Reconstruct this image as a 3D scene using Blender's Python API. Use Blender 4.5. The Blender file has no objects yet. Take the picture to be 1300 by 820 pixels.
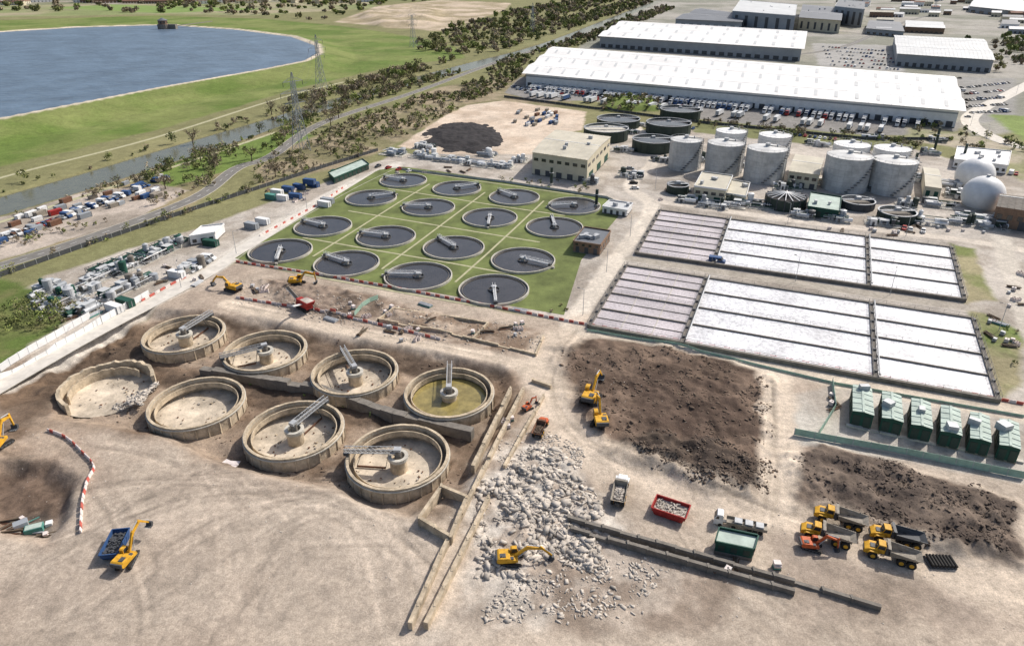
import bpy, math, random
import numpy as np
from mathutils import Vector
random.seed(7); rng=np.random.default_rng(7)
R=random.uniform
# ---------------------------------------------------------------- survey: site plan measured from the photograph
F=867.0; TH=math.atan(410/F); ST,CT=math.sin(TH),math.cos(TH); HC=100.0
def G(u,v,z=0.0):
    dx=(u-650)/F; dy=(v-365)/F
    t=(HC-z)/(ST+dy*CT)
    return (dx*t, t*(CT-dy*ST))
def topz(u,vb,vt):
    x,y=G(u,vb); dy=(vt-365)/F
    return HC-y*(ST+dy*CT)/(CT-dy*ST)
def mpp(v):
    return 100/(ST+(v-365)/F*CT)/F
def head(a,b):
    p=G(*a); q=G(*b); return math.atan2(q[1]-p[1],q[0]-p[0])
def S(r,g,b,k=1.0):
    f=lambda c:(c/12.92 if c<=.04045 else ((c+.055)/1.055)**2.4)*k
    return (f(r/255),f(g/255),f(b/255))
# ---------------------------------------------------------------- materials
def mat(name,col,rough=.8,nscale=.6,namt=.35,metal=0.0,bump=0.0,bscale=4.0,attr=None,spec=.3):
    m=bpy.data.materials.new(name); m.use_nodes=True; nt=m.node_tree; N=nt.nodes; L=nt.links
    b=N['Principled BSDF']; b.inputs['Roughness'].default_value=rough; b.inputs['Metallic'].default_value=metal
    b.inputs['Specular IOR Level'].default_value=spec
    tc=N.new('ShaderNodeTexCoord')
    n1=N.new('ShaderNodeTexNoise'); n1.inputs['Scale'].default_value=nscale; n1.inputs['Detail'].default_value=7; n1.inputs['Roughness'].default_value=.7
    L.new(tc.outputs['Object'],n1.inputs['Vector'])
    mr=N.new('ShaderNodeMapRange'); mr.inputs[1].default_value=.3; mr.inputs[2].default_value=.7
    mr.inputs[3].default_value=1-namt; mr.inputs[4].default_value=1+namt*.5
    L.new(n1.outputs['Fac'],mr.inputs[0])
    mx=N.new('ShaderNodeVectorMath'); mx.operation='SCALE'
    if attr:
        at=N.new('ShaderNodeAttribute'); at.attribute_name=attr; L.new(at.outputs['Color'],mx.inputs[0])
    else: mx.inputs[0].default_value=col
    L.new(mr.outputs[0],mx.inputs['Scale']); L.new(mx.outputs[0],b.inputs['Base Color'])
    if bump>0:
        n2=N.new('ShaderNodeTexNoise'); n2.inputs['Scale'].default_value=bscale; n2.inputs['Detail'].default_value=5
        L.new(tc.outputs['Object'],n2.inputs['Vector'])
        bp=N.new('ShaderNodeBump'); bp.inputs['Strength'].default_value=bump; bp.inputs['Distance'].default_value=.2
        L.new(n2.outputs['Fac'],bp.inputs['Height']); L.new(bp.outputs[0],b.inputs['Normal'])
    return m
def ground_mat():
    m=bpy.data.materials.new('ground_earth'); m.use_nodes=True; nt=m.node_tree; N=nt.nodes; L=nt.links
    b=N['Principled BSDF']; b.inputs['Roughness'].default_value=.95; b.inputs['Specular IOR Level'].default_value=.12
    at=N.new('ShaderNodeAttribute'); at.attribute_name='zone'
    ge=N.new('ShaderNodeNewGeometry'); cur=at.outputs['Color']
    for sc,amt,det,dist in ((.02,.14,4,.5),(.11,.20,7,1.5),(.9,.22,8,.3),(4.0,.24,4,0)):
        n=N.new('ShaderNodeTexNoise'); n.inputs['Scale'].default_value=sc; n.inputs['Detail'].default_value=det; n.inputs['Roughness'].default_value=.7; n.inputs['Distortion'].default_value=dist
        L.new(ge.outputs['Position'],n.inputs['Vector'])
        mr=N.new('ShaderNodeMapRange'); mr.inputs[1].default_value=.32; mr.inputs[2].default_value=.68; mr.inputs[3].default_value=1-amt; mr.inputs[4].default_value=1+amt*.9
        L.new(n.outputs['Fac'],mr.inputs[0]); s=N.new('ShaderNodeVectorMath'); s.operation='SCALE'
        L.new(cur,s.inputs[0]); L.new(mr.outputs[0],s.inputs['Scale']); cur=s.outputs[0]
    L.new(cur,b.inputs['Base Color'])
    n2=N.new('ShaderNodeTexNoise'); n2.inputs['Scale'].default_value=1.0; n2.inputs['Detail'].default_value=9; n2.inputs['Roughness'].default_value=.78
    L.new(ge.outputs['Position'],n2.inputs['Vector'])
    bp=N.new('ShaderNodeBump'); bp.inputs['Strength'].default_value=.6; bp.inputs['Distance'].default_value=.35
    L.new(n2.outputs['Fac'],bp.inputs['Height']); L.new(bp.outputs[0],b.inputs['Normal'])
    return m
def water_mat(name,col,rough,bump,bscale,namt=.2,nscale=.2,dist=.1):
    m=mat(name,col,rough,nscale,namt,0,bump,bscale,spec=.5)
    for n in m.node_tree.nodes:
        if n.type=='BUMP': n.inputs['Distance'].default_value=dist
    return m
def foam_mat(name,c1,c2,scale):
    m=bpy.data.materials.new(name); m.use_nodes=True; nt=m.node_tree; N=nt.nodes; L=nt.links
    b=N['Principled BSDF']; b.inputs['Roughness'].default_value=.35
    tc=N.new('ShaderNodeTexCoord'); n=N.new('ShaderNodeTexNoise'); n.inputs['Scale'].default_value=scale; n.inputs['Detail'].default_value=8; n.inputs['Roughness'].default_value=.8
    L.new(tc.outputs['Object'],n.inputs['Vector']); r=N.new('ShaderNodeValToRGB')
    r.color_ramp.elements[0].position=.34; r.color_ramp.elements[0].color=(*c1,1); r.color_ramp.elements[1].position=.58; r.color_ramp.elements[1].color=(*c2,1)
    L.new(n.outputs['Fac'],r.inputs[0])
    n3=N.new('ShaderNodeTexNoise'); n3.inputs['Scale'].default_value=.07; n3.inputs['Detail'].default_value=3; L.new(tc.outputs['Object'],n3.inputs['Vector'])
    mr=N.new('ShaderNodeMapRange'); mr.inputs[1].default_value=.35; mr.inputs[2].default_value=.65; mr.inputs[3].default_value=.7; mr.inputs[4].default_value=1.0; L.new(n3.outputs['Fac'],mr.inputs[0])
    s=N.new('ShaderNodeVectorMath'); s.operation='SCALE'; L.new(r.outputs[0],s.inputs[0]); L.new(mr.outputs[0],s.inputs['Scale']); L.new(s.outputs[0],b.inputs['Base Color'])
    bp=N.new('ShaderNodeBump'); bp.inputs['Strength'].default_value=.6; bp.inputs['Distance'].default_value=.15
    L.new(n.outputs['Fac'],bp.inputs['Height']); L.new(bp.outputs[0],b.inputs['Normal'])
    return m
M={}
M['ground']=ground_mat()
M['conc']=mat('concrete_pale',S(192,187,176),.9,.5,.35,bump=.3)
M['oldconc']=mat('concrete_old_stained',S(194,178,154),.95,.35,.6,bump=.5,bscale=2)
M['floor']=mat('tank_floor_silt',S(204,190,170),.95,.16,.6,bump=.5,bscale=1.5)
M['darkconc']=mat('concrete_dark',S(126,120,112),.9,.6,.4,bump=.3)
M['water']=water_mat('settled_water',S(66,64,64),.16,.12,1.5,.35,.15)
M['scum']=water_mat('stagnant_water',S(150,136,84),.15,.05,1,.5,.3)
M['river']=water_mat('river_water',S(104,104,88),.18,.15,.8)
M['res']=water_mat('reservoir_water',S(98,116,134),.35,1.0,.12,.4,.03,1.2)
M['foam_glare']=foam_mat('aerated_water_glare',S(168,168,172),S(248,248,250),.9)  # foamy water, with sun and sky glare painted into its near-white colour
M['foam_glare2']=foam_mat('aerated_water_brown',S(158,148,148),S(212,204,206),1.3)
M['grass']=mat('lawn_grass',S(108,118,68),.95,.08,.55,bump=.5,bscale=3)
M['path']=mat('path_paving',S(176,172,140),.9,.5,.3)
M['asph']=mat('asphalt',S(122,119,114),.9,.3,.25)
M['roadpale']=mat('concrete_road',S(206,200,190),.9,.3,.25)
M['white']=mat('white_painted_metal',(.76,.76,.75),.5,.3,.15)
M['roofw']=mat('roof_sheet_white',(.76,.75,.73),.6,.02,.16)
M['roofg']=mat('roof_sheet_grey',S(194,196,196),.55,.05,.2)
M['roofd']=mat('roof_sheet_dark',S(108,112,118),.6,.05,.2)
M['cream']=mat('cream_cladding',S(205,196,172),.7,.2,.15)
M['creamroof']=mat('roof_felt_cream',S(192,186,170),.8,.1,.25)
M['wallg']=mat('cladding_grey',S(150,155,160),.6,.1,.15)
M['brick']=mat('brick_brown',S(136,112,94),.9,1.2,.3)
M['tile']=mat('roof_tile',S(132,100,86),.9,.3,.3)
M['glass']=mat('window_glass',(.03,.035,.04),.1,1,.1,spec=.6)
M['green']=mat('green_painted_steel',S(36,78,66),.65,.4,.35)
M['greenp']=mat('pale_green_roof',S(176,190,180),.7,.3,.3)
M['dgreen']=mat('dark_green_tank',S(54,66,60),.6,.3,.3)
M['steel']=mat('galvanised_steel',S(182,184,186),.55,.5,.3,metal=.1)
M['dsteel']=mat('dark_steel',S(80,82,85),.6,.8,.3)
M['silo']=mat('silo_panel_grey',S(200,200,198),.55,.2,.35)
M['yellow']=mat('yellow_machine_paint',S(214,162,48),.6,1.0,.45)
M['orange']=mat('orange_machine_paint',S(196,96,54),.6,1.0,.45)
M['red']=mat('red_paint',S(164,52,48),.65,1,.4)
M['blue']=mat('blue_paint',S(54,84,128),.65,1,.3)
M['teal']=mat('teal_sheet',S(84,140,130),.7,1,.25)
M['black']=mat('rubber_black',(.03,.028,.026),.85,2,.3)
M['bed']=mat('worn_steel_bed',S(152,144,132),.8,1,.45)
M['soil']=mat('loose_soil',S(108,93,80),.95,1,.5,bump=.5)
M['soild']=mat('loose_soil_dark',S(84,73,65),.95,1,.5,bump=.5)
M['sludge']=mat('black_sludge',S(50,47,48),.95,.15,.5,bump=.8,bscale=1)
M['rubble']=mat('broken_concrete',S(190,181,170),.95,.35,.55)
M['rust']=mat('rusty_steel',S(120,88,70),.85,1,.4)
M['mesh']=mat('green_mesh_sheeting',S(158,188,170),.9,.6,.3)
M['leaf']=mat('foliage',(0,0,0),.9,.4,.3,attr='zone')
M['bark']=mat('bark',S(104,92,78),.95,2,.3)
M['barw']=mat('barrier_white_plastic',S(222,210,204),.6,1.5,.25)
M['barr']=mat('barrier_red_plastic',S(190,96,84),.6,1.5,.3)
M['lineblk']=mat('white_hoarding',(.82,.82,.81),.6,.4,.12)
# ---------------------------------------------------------------- mesh builder
class MB:
    def __init__(s): s.v=[];s.f=[];s.m=[];s.mt=[]
    def mi(s,k):
        k=M[k] if isinstance(k,str) else k
        if k not in s.mt: s.mt.append(k)
        return s.mt.index(k)
    def add(s,vs,fs,k):
        o=len(s.v); s.v+= [tuple(p) for p in vs]; i=s.mi(k)
        for f in fs: s.f.append([o+a for a in f]); s.m.append(i)
    def quad(s,pts,k): s.add(pts,[list(range(len(pts)))],k)
    def box(s,c,sz,k,rz=0,tx=1,ty=1):
        ca,sa=math.cos(rz),math.sin(rz); vs=[]
        for z,kx,ky in ((-.5,1,1),(.5,tx,ty)):
            for a,b in ((-.5,-.5),(.5,-.5),(.5,.5),(-.5,.5)):
                x=a*sz[0]*kx; y=b*sz[1]*ky
                vs.append((c[0]+x*ca-y*sa,c[1]+x*sa+y*ca,c[2]+z*sz[2]))
        s.add(vs,[(3,2,1,0),(4,5,6,7),(0,1,5,4),(1,2,6,5),(2,3,7,6),(3,0,4,7)],k)
    def prism(s,p,z0,z1,k,top=None):
        n=len(p); vs=[(a[0],a[1],z0) for a in p]+[(a[0],a[1],z1) for a in p]
        s.add(vs,[list(range(n))[::-1]]+[(i,(i+1)%n,n+(i+1)%n,n+i) for i in range(n)],k)
        s.add([(a[0],a[1],z1) for a in p],[list(range(n))],top or k)
    def prof(s,p,y0,y1,k):
        n=len(p); vs=[(a[0],y0,a[1]) for a in p]+[(a[0],y1,a[1]) for a in p]
        s.add(vs,[list(range(n)),list(range(2*n-1,n-1,-1))]+[((i+1)%n,i,n+i,n+(i+1)%n) for i in range(n)],k)
    def beam(s,p,q,w,h,k):
        p=Vector(p);q=Vector(q);d=(q-p)
        if d.length<1e-6: return
        d.normalize(); up=Vector((0,0,1))
        if abs(d.z)>.98: up=Vector((1,0,0))
        sx=d.cross(up).normalized()*w/2; u=sx.cross(d).normalized()*h/2
        vs=[p-sx-u,p+sx-u,p+sx+u,p-sx+u,q-sx-u,q+sx-u,q+sx+u,q-sx+u]
        s.add(vs,[(0,1,2,3),(7,6,5,4),(0,4,5,1),(1,5,6,2),(2,6,7,3),(3,7,4,0)],k)
    def tube(s,p,q,r,k,n=8,r2=None):
        p=Vector(p);q=Vector(q);d=(q-p).normalized(); up=Vector((0,0,1)) if abs(d.z)<.9 else Vector((1,0,0))
        a=d.cross(up).normalized(); b=a.cross(d); r2=r if r2 is None else r2; vs=[]
        for o,rr in ((p,r),(q,r2)):
            for i in range(n):
                t=2*math.pi*i/n; vs.append(o+a*math.cos(t)*rr+b*math.sin(t)*rr)
        s.add(vs,[(i,(i+1)%n,n+(i+1)%n,n+i) for i in range(n)]+[list(range(n))[::-1],list(range(n,2*n))],k)
    def cyl(s,c,r,z0,z1,k,n=32,r2=None,cap=None):
        r2=r if r2 is None else r2
        vs=[(c[0]+r*math.cos(2*math.pi*i/n),c[1]+r*math.sin(2*math.pi*i/n),z0) for i in range(n)]+[(c[0]+r2*math.cos(2*math.pi*i/n),c[1]+r2*math.sin(2*math.pi*i/n),z1) for i in range(n)]
        s.add(vs,[(i,(i+1)%n,n+(i+1)%n,n+i) for i in range(n)],k)
        s.add(vs[n:],[list(range(n))],cap or k)
    def ring(s,c,ri,ro,z0,z1,k,n=64,a0=0,a1=2*math.pi,jag=0,rnd=None):
        full=abs(a1-a0)>6.28; m=n if full else n+1; vs=[]
        for i in range(m):
            a=a0+(a1-a0)*i/n; zz=z1-(rnd.uniform(0,jag) if rnd and jag else 0)
            for r,z in ((ri,z0),(ro,z0),(ro,zz),(ri,zz)): vs.append((c[0]+r*math.cos(a),c[1]+r*math.sin(a),z))
        fs=[]
        for i in range(n):
            j=(i+1)%m
            for a,b in ((1,2),(2,3),(3,0)): fs.append((4*i+a,4*j+a,4*j+b,4*i+b))
        if not full: fs+=[(0,1,2,3),(4*n+3,4*n+2,4*n+1,4*n)]
        s.add(vs,fs,k)
    def cone(s,c,r,z0,z1,k,n=48):
        vs=[(c[0]+r*math.cos(2*math.pi*i/n),c[1]+r*math.sin(2*math.pi*i/n),z0) for i in range(n)]+[(c[0],c[1],z1)]
        s.add(vs,[(i,(i+1)%n,n) for i in range(n)],k)
    def dome(s,c,r,k,zc,nl=12,n=32,low=-.6,sq=1.0):
        vs=[];
        for j in range(nl+1):
            a=math.asin(low)+(math.pi/2-math.asin(low))*j/nl
            for i in range(n): vs.append((c[0]+r*math.cos(a)*math.cos(2*math.pi*i/n),c[1]+r*math.cos(a)*math.sin(2*math.pi*i/n),zc+r*sq*math.sin(a)))
        s.add(vs,[(j*n+i,j*n+(i+1)%n,(j+1)*n+(i+1)%n,(j+1)*n+i) for j in range(nl) for i in range(n)],k)
    def mesh(s,name):
        me=bpy.data.meshes.new(name); me.from_pydata(s.v,[],s.f)
        for m in s.mt: me.materials.append(m)
        me.polygons.foreach_set('material_index',s.m); me.update(); return me
    def obj(s,name,loc=(0,0,0),rz=0):
        return put(s.mesh(name),name,loc,rz)
def put(me,name,loc=(0,0,0),rz=0,sc=1,bev=0):
    o=bpy.data.objects.new(name,me); bpy.context.scene.collection.objects.link(o)
    o.location=loc; o.rotation_euler=(0,0,rz); o.scale=(sc,sc,sc)
    if bev:
        b=o.modifiers.new('bevel','BEVEL'); b.width=bev; b.segments=1; b.limit_method='ANGLE'
    return o
def npmesh(name,V,Fq,mats,col=None,smooth=False):
    me=bpy.data.meshes.new(name); n=Fq.shape[1]
    me.vertices.add(len(V)); me.vertices.foreach_set('co',V.astype(np.float32).ravel())
    me.loops.add(Fq.size); me.loops.foreach_set('vertex_index',Fq.astype(np.int32).ravel())
    me.polygons.add(len(Fq)); me.polygons.foreach_set('loop_start',np.arange(0,Fq.size,n,dtype=np.int32))
    if smooth: me.polygons.foreach_set('use_smooth',np.ones(len(Fq),dtype=bool))
    me.update(calc_edges=True)
    for m in mats: me.materials.append(m)
    if col is not None:
        a=me.attributes.new('zone','FLOAT_COLOR','POINT'); c=np.ones((len(V),4),dtype=np.float32); c[:,:3]=col
        a.data.foreach_set('color',c.ravel())
    return me
# ---------------------------------------------------------------- noise
def vn(x,y,s=0):
    xi=np.floor(x);yi=np.floor(y);fx=x-xi;fy=y-yi;fx=fx*fx*(3-2*fx);fy=fy*fy*(3-2*fy)
    def h(a,b):
        q=np.sin(a*127.1+b*311.7+s*74.7)*43758.5453; return q-np.floor(q)
    return (h(xi,yi)*(1-fx)+h(xi+1,yi)*fx)*(1-fy)+(h(xi,yi+1)*(1-fx)+h(xi+1,yi+1)*fx)*fy
def fbm(x,y,s=0,o=4):
    r=0;a=.5;t=0
    for i in range(o): r=r+a*vn(x*2**i+i*17.3,y*2**i-i*9.1,s+i); t+=a; a*=.55
    return r/t
def sdf(P,X,Y):
    d=np.full(X.shape,1e18); s=np.ones(X.shape)
    n=len(P)
    for i in range(n):
        ax,ay=P[i];bx,by=P[i-1];ex,ey=bx-ax,by-ay;wx,wy=X-ax,Y-ay
        t=np.clip((wx*ex+wy*ey)/(ex*ex+ey*ey+1e-9),0,1); qx=wx-ex*t;qy=wy-ey*t
        d=np.minimum(d,qx*qx+qy*qy)
        c1=Y>=ay;c2=Y<by;c3=ex*wy>ey*wx
        fl=(c1&c2&c3)|(~c1&~c2&~c3); s=np.where(fl,-s,s)
    return s*np.sqrt(d)
def pld(P,X,Y):
    d=np.full(X.shape,1e18)
    for i in range(len(P)-1):
        ax,ay=P[i];bx,by=P[i+1];ex,ey=bx-ax,by-ay;wx,wy=X-ax,Y-ay
        t=np.clip((wx*ex+wy*ey)/(ex*ex+ey*ey+1e-9),0,1)
        d=np.minimum(d,(wx-ex*t)**2+(wy-ey*t)**2)
    return np.sqrt(d)
def smooth(P,k=6):
    P=[P[0]]+list(P)+[P[-1]]; out=[]
    for i in range(1,len(P)-2):
        p0,p1,p2,p3=[np.array(P[j],float) for j in (i-1,i,i+1,i+2)]
        for q in range(k):
            t=q/k; out.append(tuple(.5*((2*p1)+(-p0+p2)*t+(2*p0-5*p1+4*p2-p3)*t*t+(-p0+3*p1-3*p2+p3)*t**3)))
    out.append(tuple(P[-2])); return out
def W(px,z=0): return [G(u,v,z) for u,v in px]
# ---------------------------------------------------------------- terrain sheet
def ax_y():
    y=45.0;o=[-200,-60,0,30]
    while y<13000:
        o.append(y); y+= .5 if y<160 else (.0032*y if y<650 else .010*y)
    return np.array(o)
def ax_x():
    o=[];x=0.0
    while x<9000:
        o.append(x); x+= .52 if x<165 else .52+(x-165)*.02
    o=np.array(o); return np.concatenate([-o[:0:-1],o])
gx=ax_x(); gy=ax_y(); GX,GY=np.meshgrid(gx,gy)
GZ=np.zeros_like(GX); GC=np.zeros(GX.shape+(3,)); GC[:]=S(116,118,80)
nn=fbm(GX*.01,GY*.01,3)[...,None]; GC=GC*(1-nn*.5)+np.array(S(150,140,108))*nn*.5
def sl(P,pad):
    P=np.array(P);x0,y0=P.min(0)-pad;x1,y1=P.max(0)+pad
    return slice(max(0,np.searchsorted(gy,y0)-1),np.searchsorted(gy,y1)+1),slice(max(0,np.searchsorted(gx,x0)-1),np.searchsorted(gx,x1)+1)
def mk(P,soft,amp,ns,seed=0,line=None):
    q=sl(P,soft+amp+2+(line or 0)); X=GX[q];Y=GY[q]
    d=(sdf(P,X,Y) if line is None else pld(P,X,Y)-line/2)
    if amp: d=d+(fbm(X*ns,Y*ns,seed)-.5)*2*amp
    return q,np.clip(.5-d/(2*soft),0,1),X,Y
def zone(px,col,soft=1.0,amp=2.0,ns=.15,al=1.0,col2=None,ns2=.06):
    q,m,X,Y=mk(W(px),soft,amp,ns,len(px)); c=np.array(S(*col))
    if col2: 
        n=np.clip((fbm(X*ns2,Y*ns2,9,5)-.38)/.24,0,1)[...,None]; c=c*(1-n)+np.array(S(*col2))*n
    m=(m*al)[...,None]; GC[q]=GC[q]*(1-m)+c*m
def stroke(px,w,col,soft=1.0,amp=1.0,al=1.0):
    P=smooth(W(px)); q,m,X,Y=mk(P,soft,amp,.12,4,line=w); m=(m*al)[...,None]; GC[q]=GC[q]*(1-m)+np.array(S(*col))*m
tr=random.Random(11)
def tracks(px,spread,n=6):
    base=W(px)
    for i in range(n):
        off=tr.gauss(0,spread*.6); a=tr.uniform(0,6.28); ox,oy=off*math.cos(a),off*math.sin(a)
        c0=[(x+ox+tr.gauss(0,spread*.25),y+oy+tr.gauss(0,spread*.25)) for x,y in base]
        for g in (-1.1,1.1):
            P=[(x+g*math.cos(a),y+g*math.sin(a)) for x,y in c0]; P=smooth(P,4)
            q=sl(P,2); X=GX[q];Y=GY[q]; d=pld(P,X,Y); f=np.clip(fbm(X*.06,Y*.06,i)*2.6-.7,0,1)
            e=np.exp(-(d/.42)**2)*f; k=tr.choice([-.2,-.16,.14]); GC[q]*=(1+k*e)[...,None]; GZ[q]-=.05*e
def lift(px,h,soft,amp=1.5,ns=.15,lump=0,lns=.2):
    P=W(px); q,m,X,Y=mk(P,soft,amp,ns,6); m=m*m*(3-2*m)
    hh=h+lump*(fbm(X*lns,Y*lns,11,5)-.5)*2
    GZ[q]=GZ[q]+m*hh
zone([(-900,-22),(430,-22),(480,10),(330,20),(200,18),(0,22),(-900,30)],(128,136,92),3,6,.02,col2=(156,148,122),ns2=.008)
zone([(-900,-24),(430,-24),(430,2),(150,6),(-900,10)],(150,144,132),3,6,.02,col2=(122,124,96),ns2=.008)
zone([(60,10),(140,6),(360,12),(200,17)],(124,144,84),3,3,.02)
zone([(425,28),(480,8),(560,0),(650,4),(640,14),(560,40),(500,36)],(190,174,154),3,10,.03,col2=(150,138,112),ns2=.02)
zone([(800,14),(860,-22),(2200,-22),(1900,240),(1300,165),(1235,175),(1218,160),(640,122),(650,96),(730,62)],(160,156,148),3,6,.03,col2=(130,130,118),ns2=.012)
zone([(-700,330),(-200,250),(0,212),(200,165),(380,112),(500,84),(535,80),(590,74),(585,62),(540,50),(480,40),(420,32),(330,24),(200,20),(0,26),(-700,30)],(98,116,58),2,3,.05,col2=(122,130,78),ns2=.02)
zone([(-500,420),(0,268),(230,200),(345,158),(400,150),(300,215),(240,262),(0,340),(-300,440)],(120,118,84),2,4,.06,col2=(146,134,106),ns2=.05)
zone([(190,218),(290,186),(370,164),(398,172),(330,204),(290,216),(210,240)],(108,126,66),1.5,2)
zone([(320,205),(560,110),(680,92),(740,140),(640,128),(590,134),(510,180),(430,215),(330,236)],(120,115,86),2,4,.05,col2=(152,139,116))
zone([(-200,360),(-60,292),(0,276),(110,243),(200,234),(240,242),(160,284),(60,312),(0,330)],(184,172,160),1,2,col2=(150,140,128))
zone([(505,186),(560,150),(592,134),(640,128),(745,142),(740,165),(700,172),(680,205),(640,206),(560,196)],(206,190,172),1,1.5,col2=(190,172,153))
zone([(640,118),(660,98),(1222,156),(1212,172),(1100,172),(900,156),(860,140),(770,128),(680,128)],(134,131,127),1,1)
zone([(1030,55),(1135,58),(1150,92),(1040,84)],(158,156,152),1,1); zone([(1215,98),(1290,100),(1290,150),(1222,160)],(144,142,138),1,1)
zone([(-300,620),(-100,440),(60,350),(250,290),(330,262),(430,225),(500,196),(700,196),(790,165),(900,165),(1160,190),(1300,225),(1700,300),(1700,600),(1290,515),(740,412),(300,330),(180,400),(0,500)],(184,176,166),1.2,2,.1,col2=(158,149,138),ns2=.08)
zone([(-300,600),(-200,470),(0,352),(110,388),(60,425),(0,470)],(92,108,56),1.5,3,col2=(124,122,82))
zone([(890,152),(1100,172),(1170,182),(1150,196),(1000,180),(880,168)],(116,118,80),1.5,3)
zone([(1150,150),(1232,172),(1300,185),(1300,232),(1230,190),(1150,178)],(136,136,104),1.5,3,col2=(170,160,142))
zone([(1255,145),(1500,160),(1500,215),(1300,180)],(122,138,80),1.5,3)
zone([(1225,385),(1262,405),(1300,420),(1300,490),(1268,505)],(112,126,72),1,2,col2=(150,142,112))
zone([(1208,310),(1238,316),(1262,380),(1228,384)],(116,124,76),1,2,col2=(150,142,112))
zone([(770,125),(830,125),(835,142),(768,142)],(106,120,64),1,2)
zone([(-800,900),(-400,620),(0,492),(180,400),(268,345),(300,332),(735,412),(1300,512),(1800,620),(2200,1200),(-900,1200)],(184,170,154),1,1.5,.1,col2=(166,151,136),ns2=.035)
zone([(-400,560),(0,500),(120,545),(60,600),(-100,640)],(174,157,140),2,4,col2=(154,136,119),ns2=.1)
zone([(200,640),(420,640),(560,700),(560,820),(100,820),(0,740)],(172,159,145),4,6,.05,al=.6)
zone([(0,505),(160,400),(255,395),(420,425),(650,468),(660,500),(600,590),(520,660),(430,625),(330,600),(180,555),(60,540),(0,560)],(154,137,120),2,4,.1,col2=(122,104,88),ns2=.1)
zone([(0,470),(60,440),(150,404),(200,412),(178,440),(90,470),(70,510),(0,520)],(122,102,84),1.5,3,.1,col2=(92,78,66))
zone([(280,400),(400,425),(520,445),(640,470),(610,480),(500,462),(390,440),(300,420)],(104,90,78),1.2,2.5,.15,col2=(80,68,58),ns2=.3)
zone([(180,455),(300,470),(440,500),(590,530),(580,560),(440,525),(310,505),(190,480)],(108,92,78),1.2,3,.15,col2=(84,72,62),ns2=.3)
zone([(430,600),(440,560),(400,600),(470,635),(560,640),(590,580),(620,520),(650,490),(690,490),(650,560),(600,640),(540,660)],(146,130,114),1.2,3,.15,col2=(112,96,82),ns2=.2)
zone([(700,440),(760,428),(860,438),(980,474),(988,500),(978,600),(966,638),(900,632),(830,602),(765,572),(722,515)],(118,101,88),1.2,3.5,.12,col2=(90,76,66),ns2=.15)
zone([(770,565),(830,548),(900,560),(975,590),(966,638),(900,632),(830,602)],(74,65,59),1,3,.15,col2=(96,84,74),ns2=.4)
zone([(820,470),(930,490),(960,560),(880,560),(800,530)],(84,70,62),2,5,.12,al=.6)
zone([(998,578),(1040,565),(1120,582),(1292,640),(1300,722),(1190,705),(1080,668),(1010,650)],(88,78,71),1,2.5,.12,col2=(116,103,92),ns2=.2)
zone([(-60,620),(0,590),(60,585),(92,610),(88,660),(60,690),(0,680)],(142,122,106),1.5,3,.1,col2=(104,88,76),ns2=.1)
zone([(20,640),(60,632),(66,668),(34,676)],(74,66,60),1,1.5)
zone([(580,630),(650,550),(740,570),(800,650),(860,720),(800,800),(550,800)],(202,194,183),3,9,.07,col2=(164,151,138),ns2=.2)
zone([(330,352),(420,362),(520,385),(500,402),(430,408),(360,385)],(150,134,120),1,2,col2=(112,98,86),ns2=.25)
zone([(490,386),(690,420),(670,450),(560,432),(480,405)],(168,152,136),1,1.5,col2=(130,112,96),ns2=.25)
zone([(1000,500),(1065,488),(1300,535),(1400,560),(1400,640),(1300,612),(1010,562)],(188,182,172),.8,1,col2=(168,159,148))
zone([(700,660),(960,730),(900,800),(700,800)],(168,154,140),1.5,4,al=.7,col2=(128,113,100),ns2=.2)
zone([(960,650),(1200,720),(1260,800),(1000,800)],(158,144,131),3,6,al=.7,col2=(136,122,109),ns2=.08)
for a in [((800,150),(830,200),(800,235),(828,264),(788,322),(724,412)),]: stroke(a,7,(208,198,184),.8,.8)
stroke([(742,408),(694,450),(700,500),(735,560),(850,615),(1000,655),(1180,710),(1300,745)],12,(202,187,169),2,3,.8)
stroke([(290,385),(400,412),(560,440),(690,468)],6,(200,185,167),1,1.5,.9)
stroke([(984,482),(990,560),(984,650)],9,(202,187,169),1,2)
stroke([(740,418),(860,436),(1000,470),(1300,528)],7,(200,187,170),1,1.5)
stroke([(800,328),(1000,358),(1240,392)],5,(166,158,146),.8,.5)
stroke([(836,256),(1010,280),(1210,303),(1300,318)],6,(200,190,177),.8,.5)
stroke([(1270,300),(1292,370),(1310,420)],7,(190,182,170),.8,.5)
stroke([(0,488),(120,420),(262,345),(330,300),(440,238),(505,208)],9,(198,191,181),.8,.5)
stroke([(0,700),(200,640),(420,640),(560,700),(600,760)],14,(196,182,166),5,4,.5)
dig=W([(-400,800),(-100,560),(0,500),(180,405),(262,350),(400,360),(735,418),(860,445),(985,478),(990,560),(1290,625),(1500,700),(1700,1100),(-600,1100)])
q,m,X,Y=mk(dig,2.5,0,.1); GZ[q]+=m*((fbm(X*.05,Y*.05,2)-.5)*.7+(fbm(X*.5,Y*.5,4,3)-.5)*.22-.25)
for p,s,n in (([(60,700),(250,625),(420,640),(540,720)],9,8),([(140,780),(330,660),(470,650),(520,800)],9,8),([(0,560),(120,620),(180,720),(200,800)],6,6),([(740,420),(700,480),(740,560),(900,620),(1180,705)],4,8),([(290,385),(560,440),(690,468)],2,4),([(984,482),(990,560),(984,650)],2.5,4),([(640,480),(560,600),(520,680)],3,3),([(850,640),(900,720),(1000,790)],7,5),([(0,640),(200,600),(420,600)],5,4),([(130,560),(250,600),(300,700),(250,800)],7,5),([(740,450),(860,500),(940,600)],8,4),([(300,790),(350,700),(420,670),(540,690)],8,6)):
    tracks(p,s,n)
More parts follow.
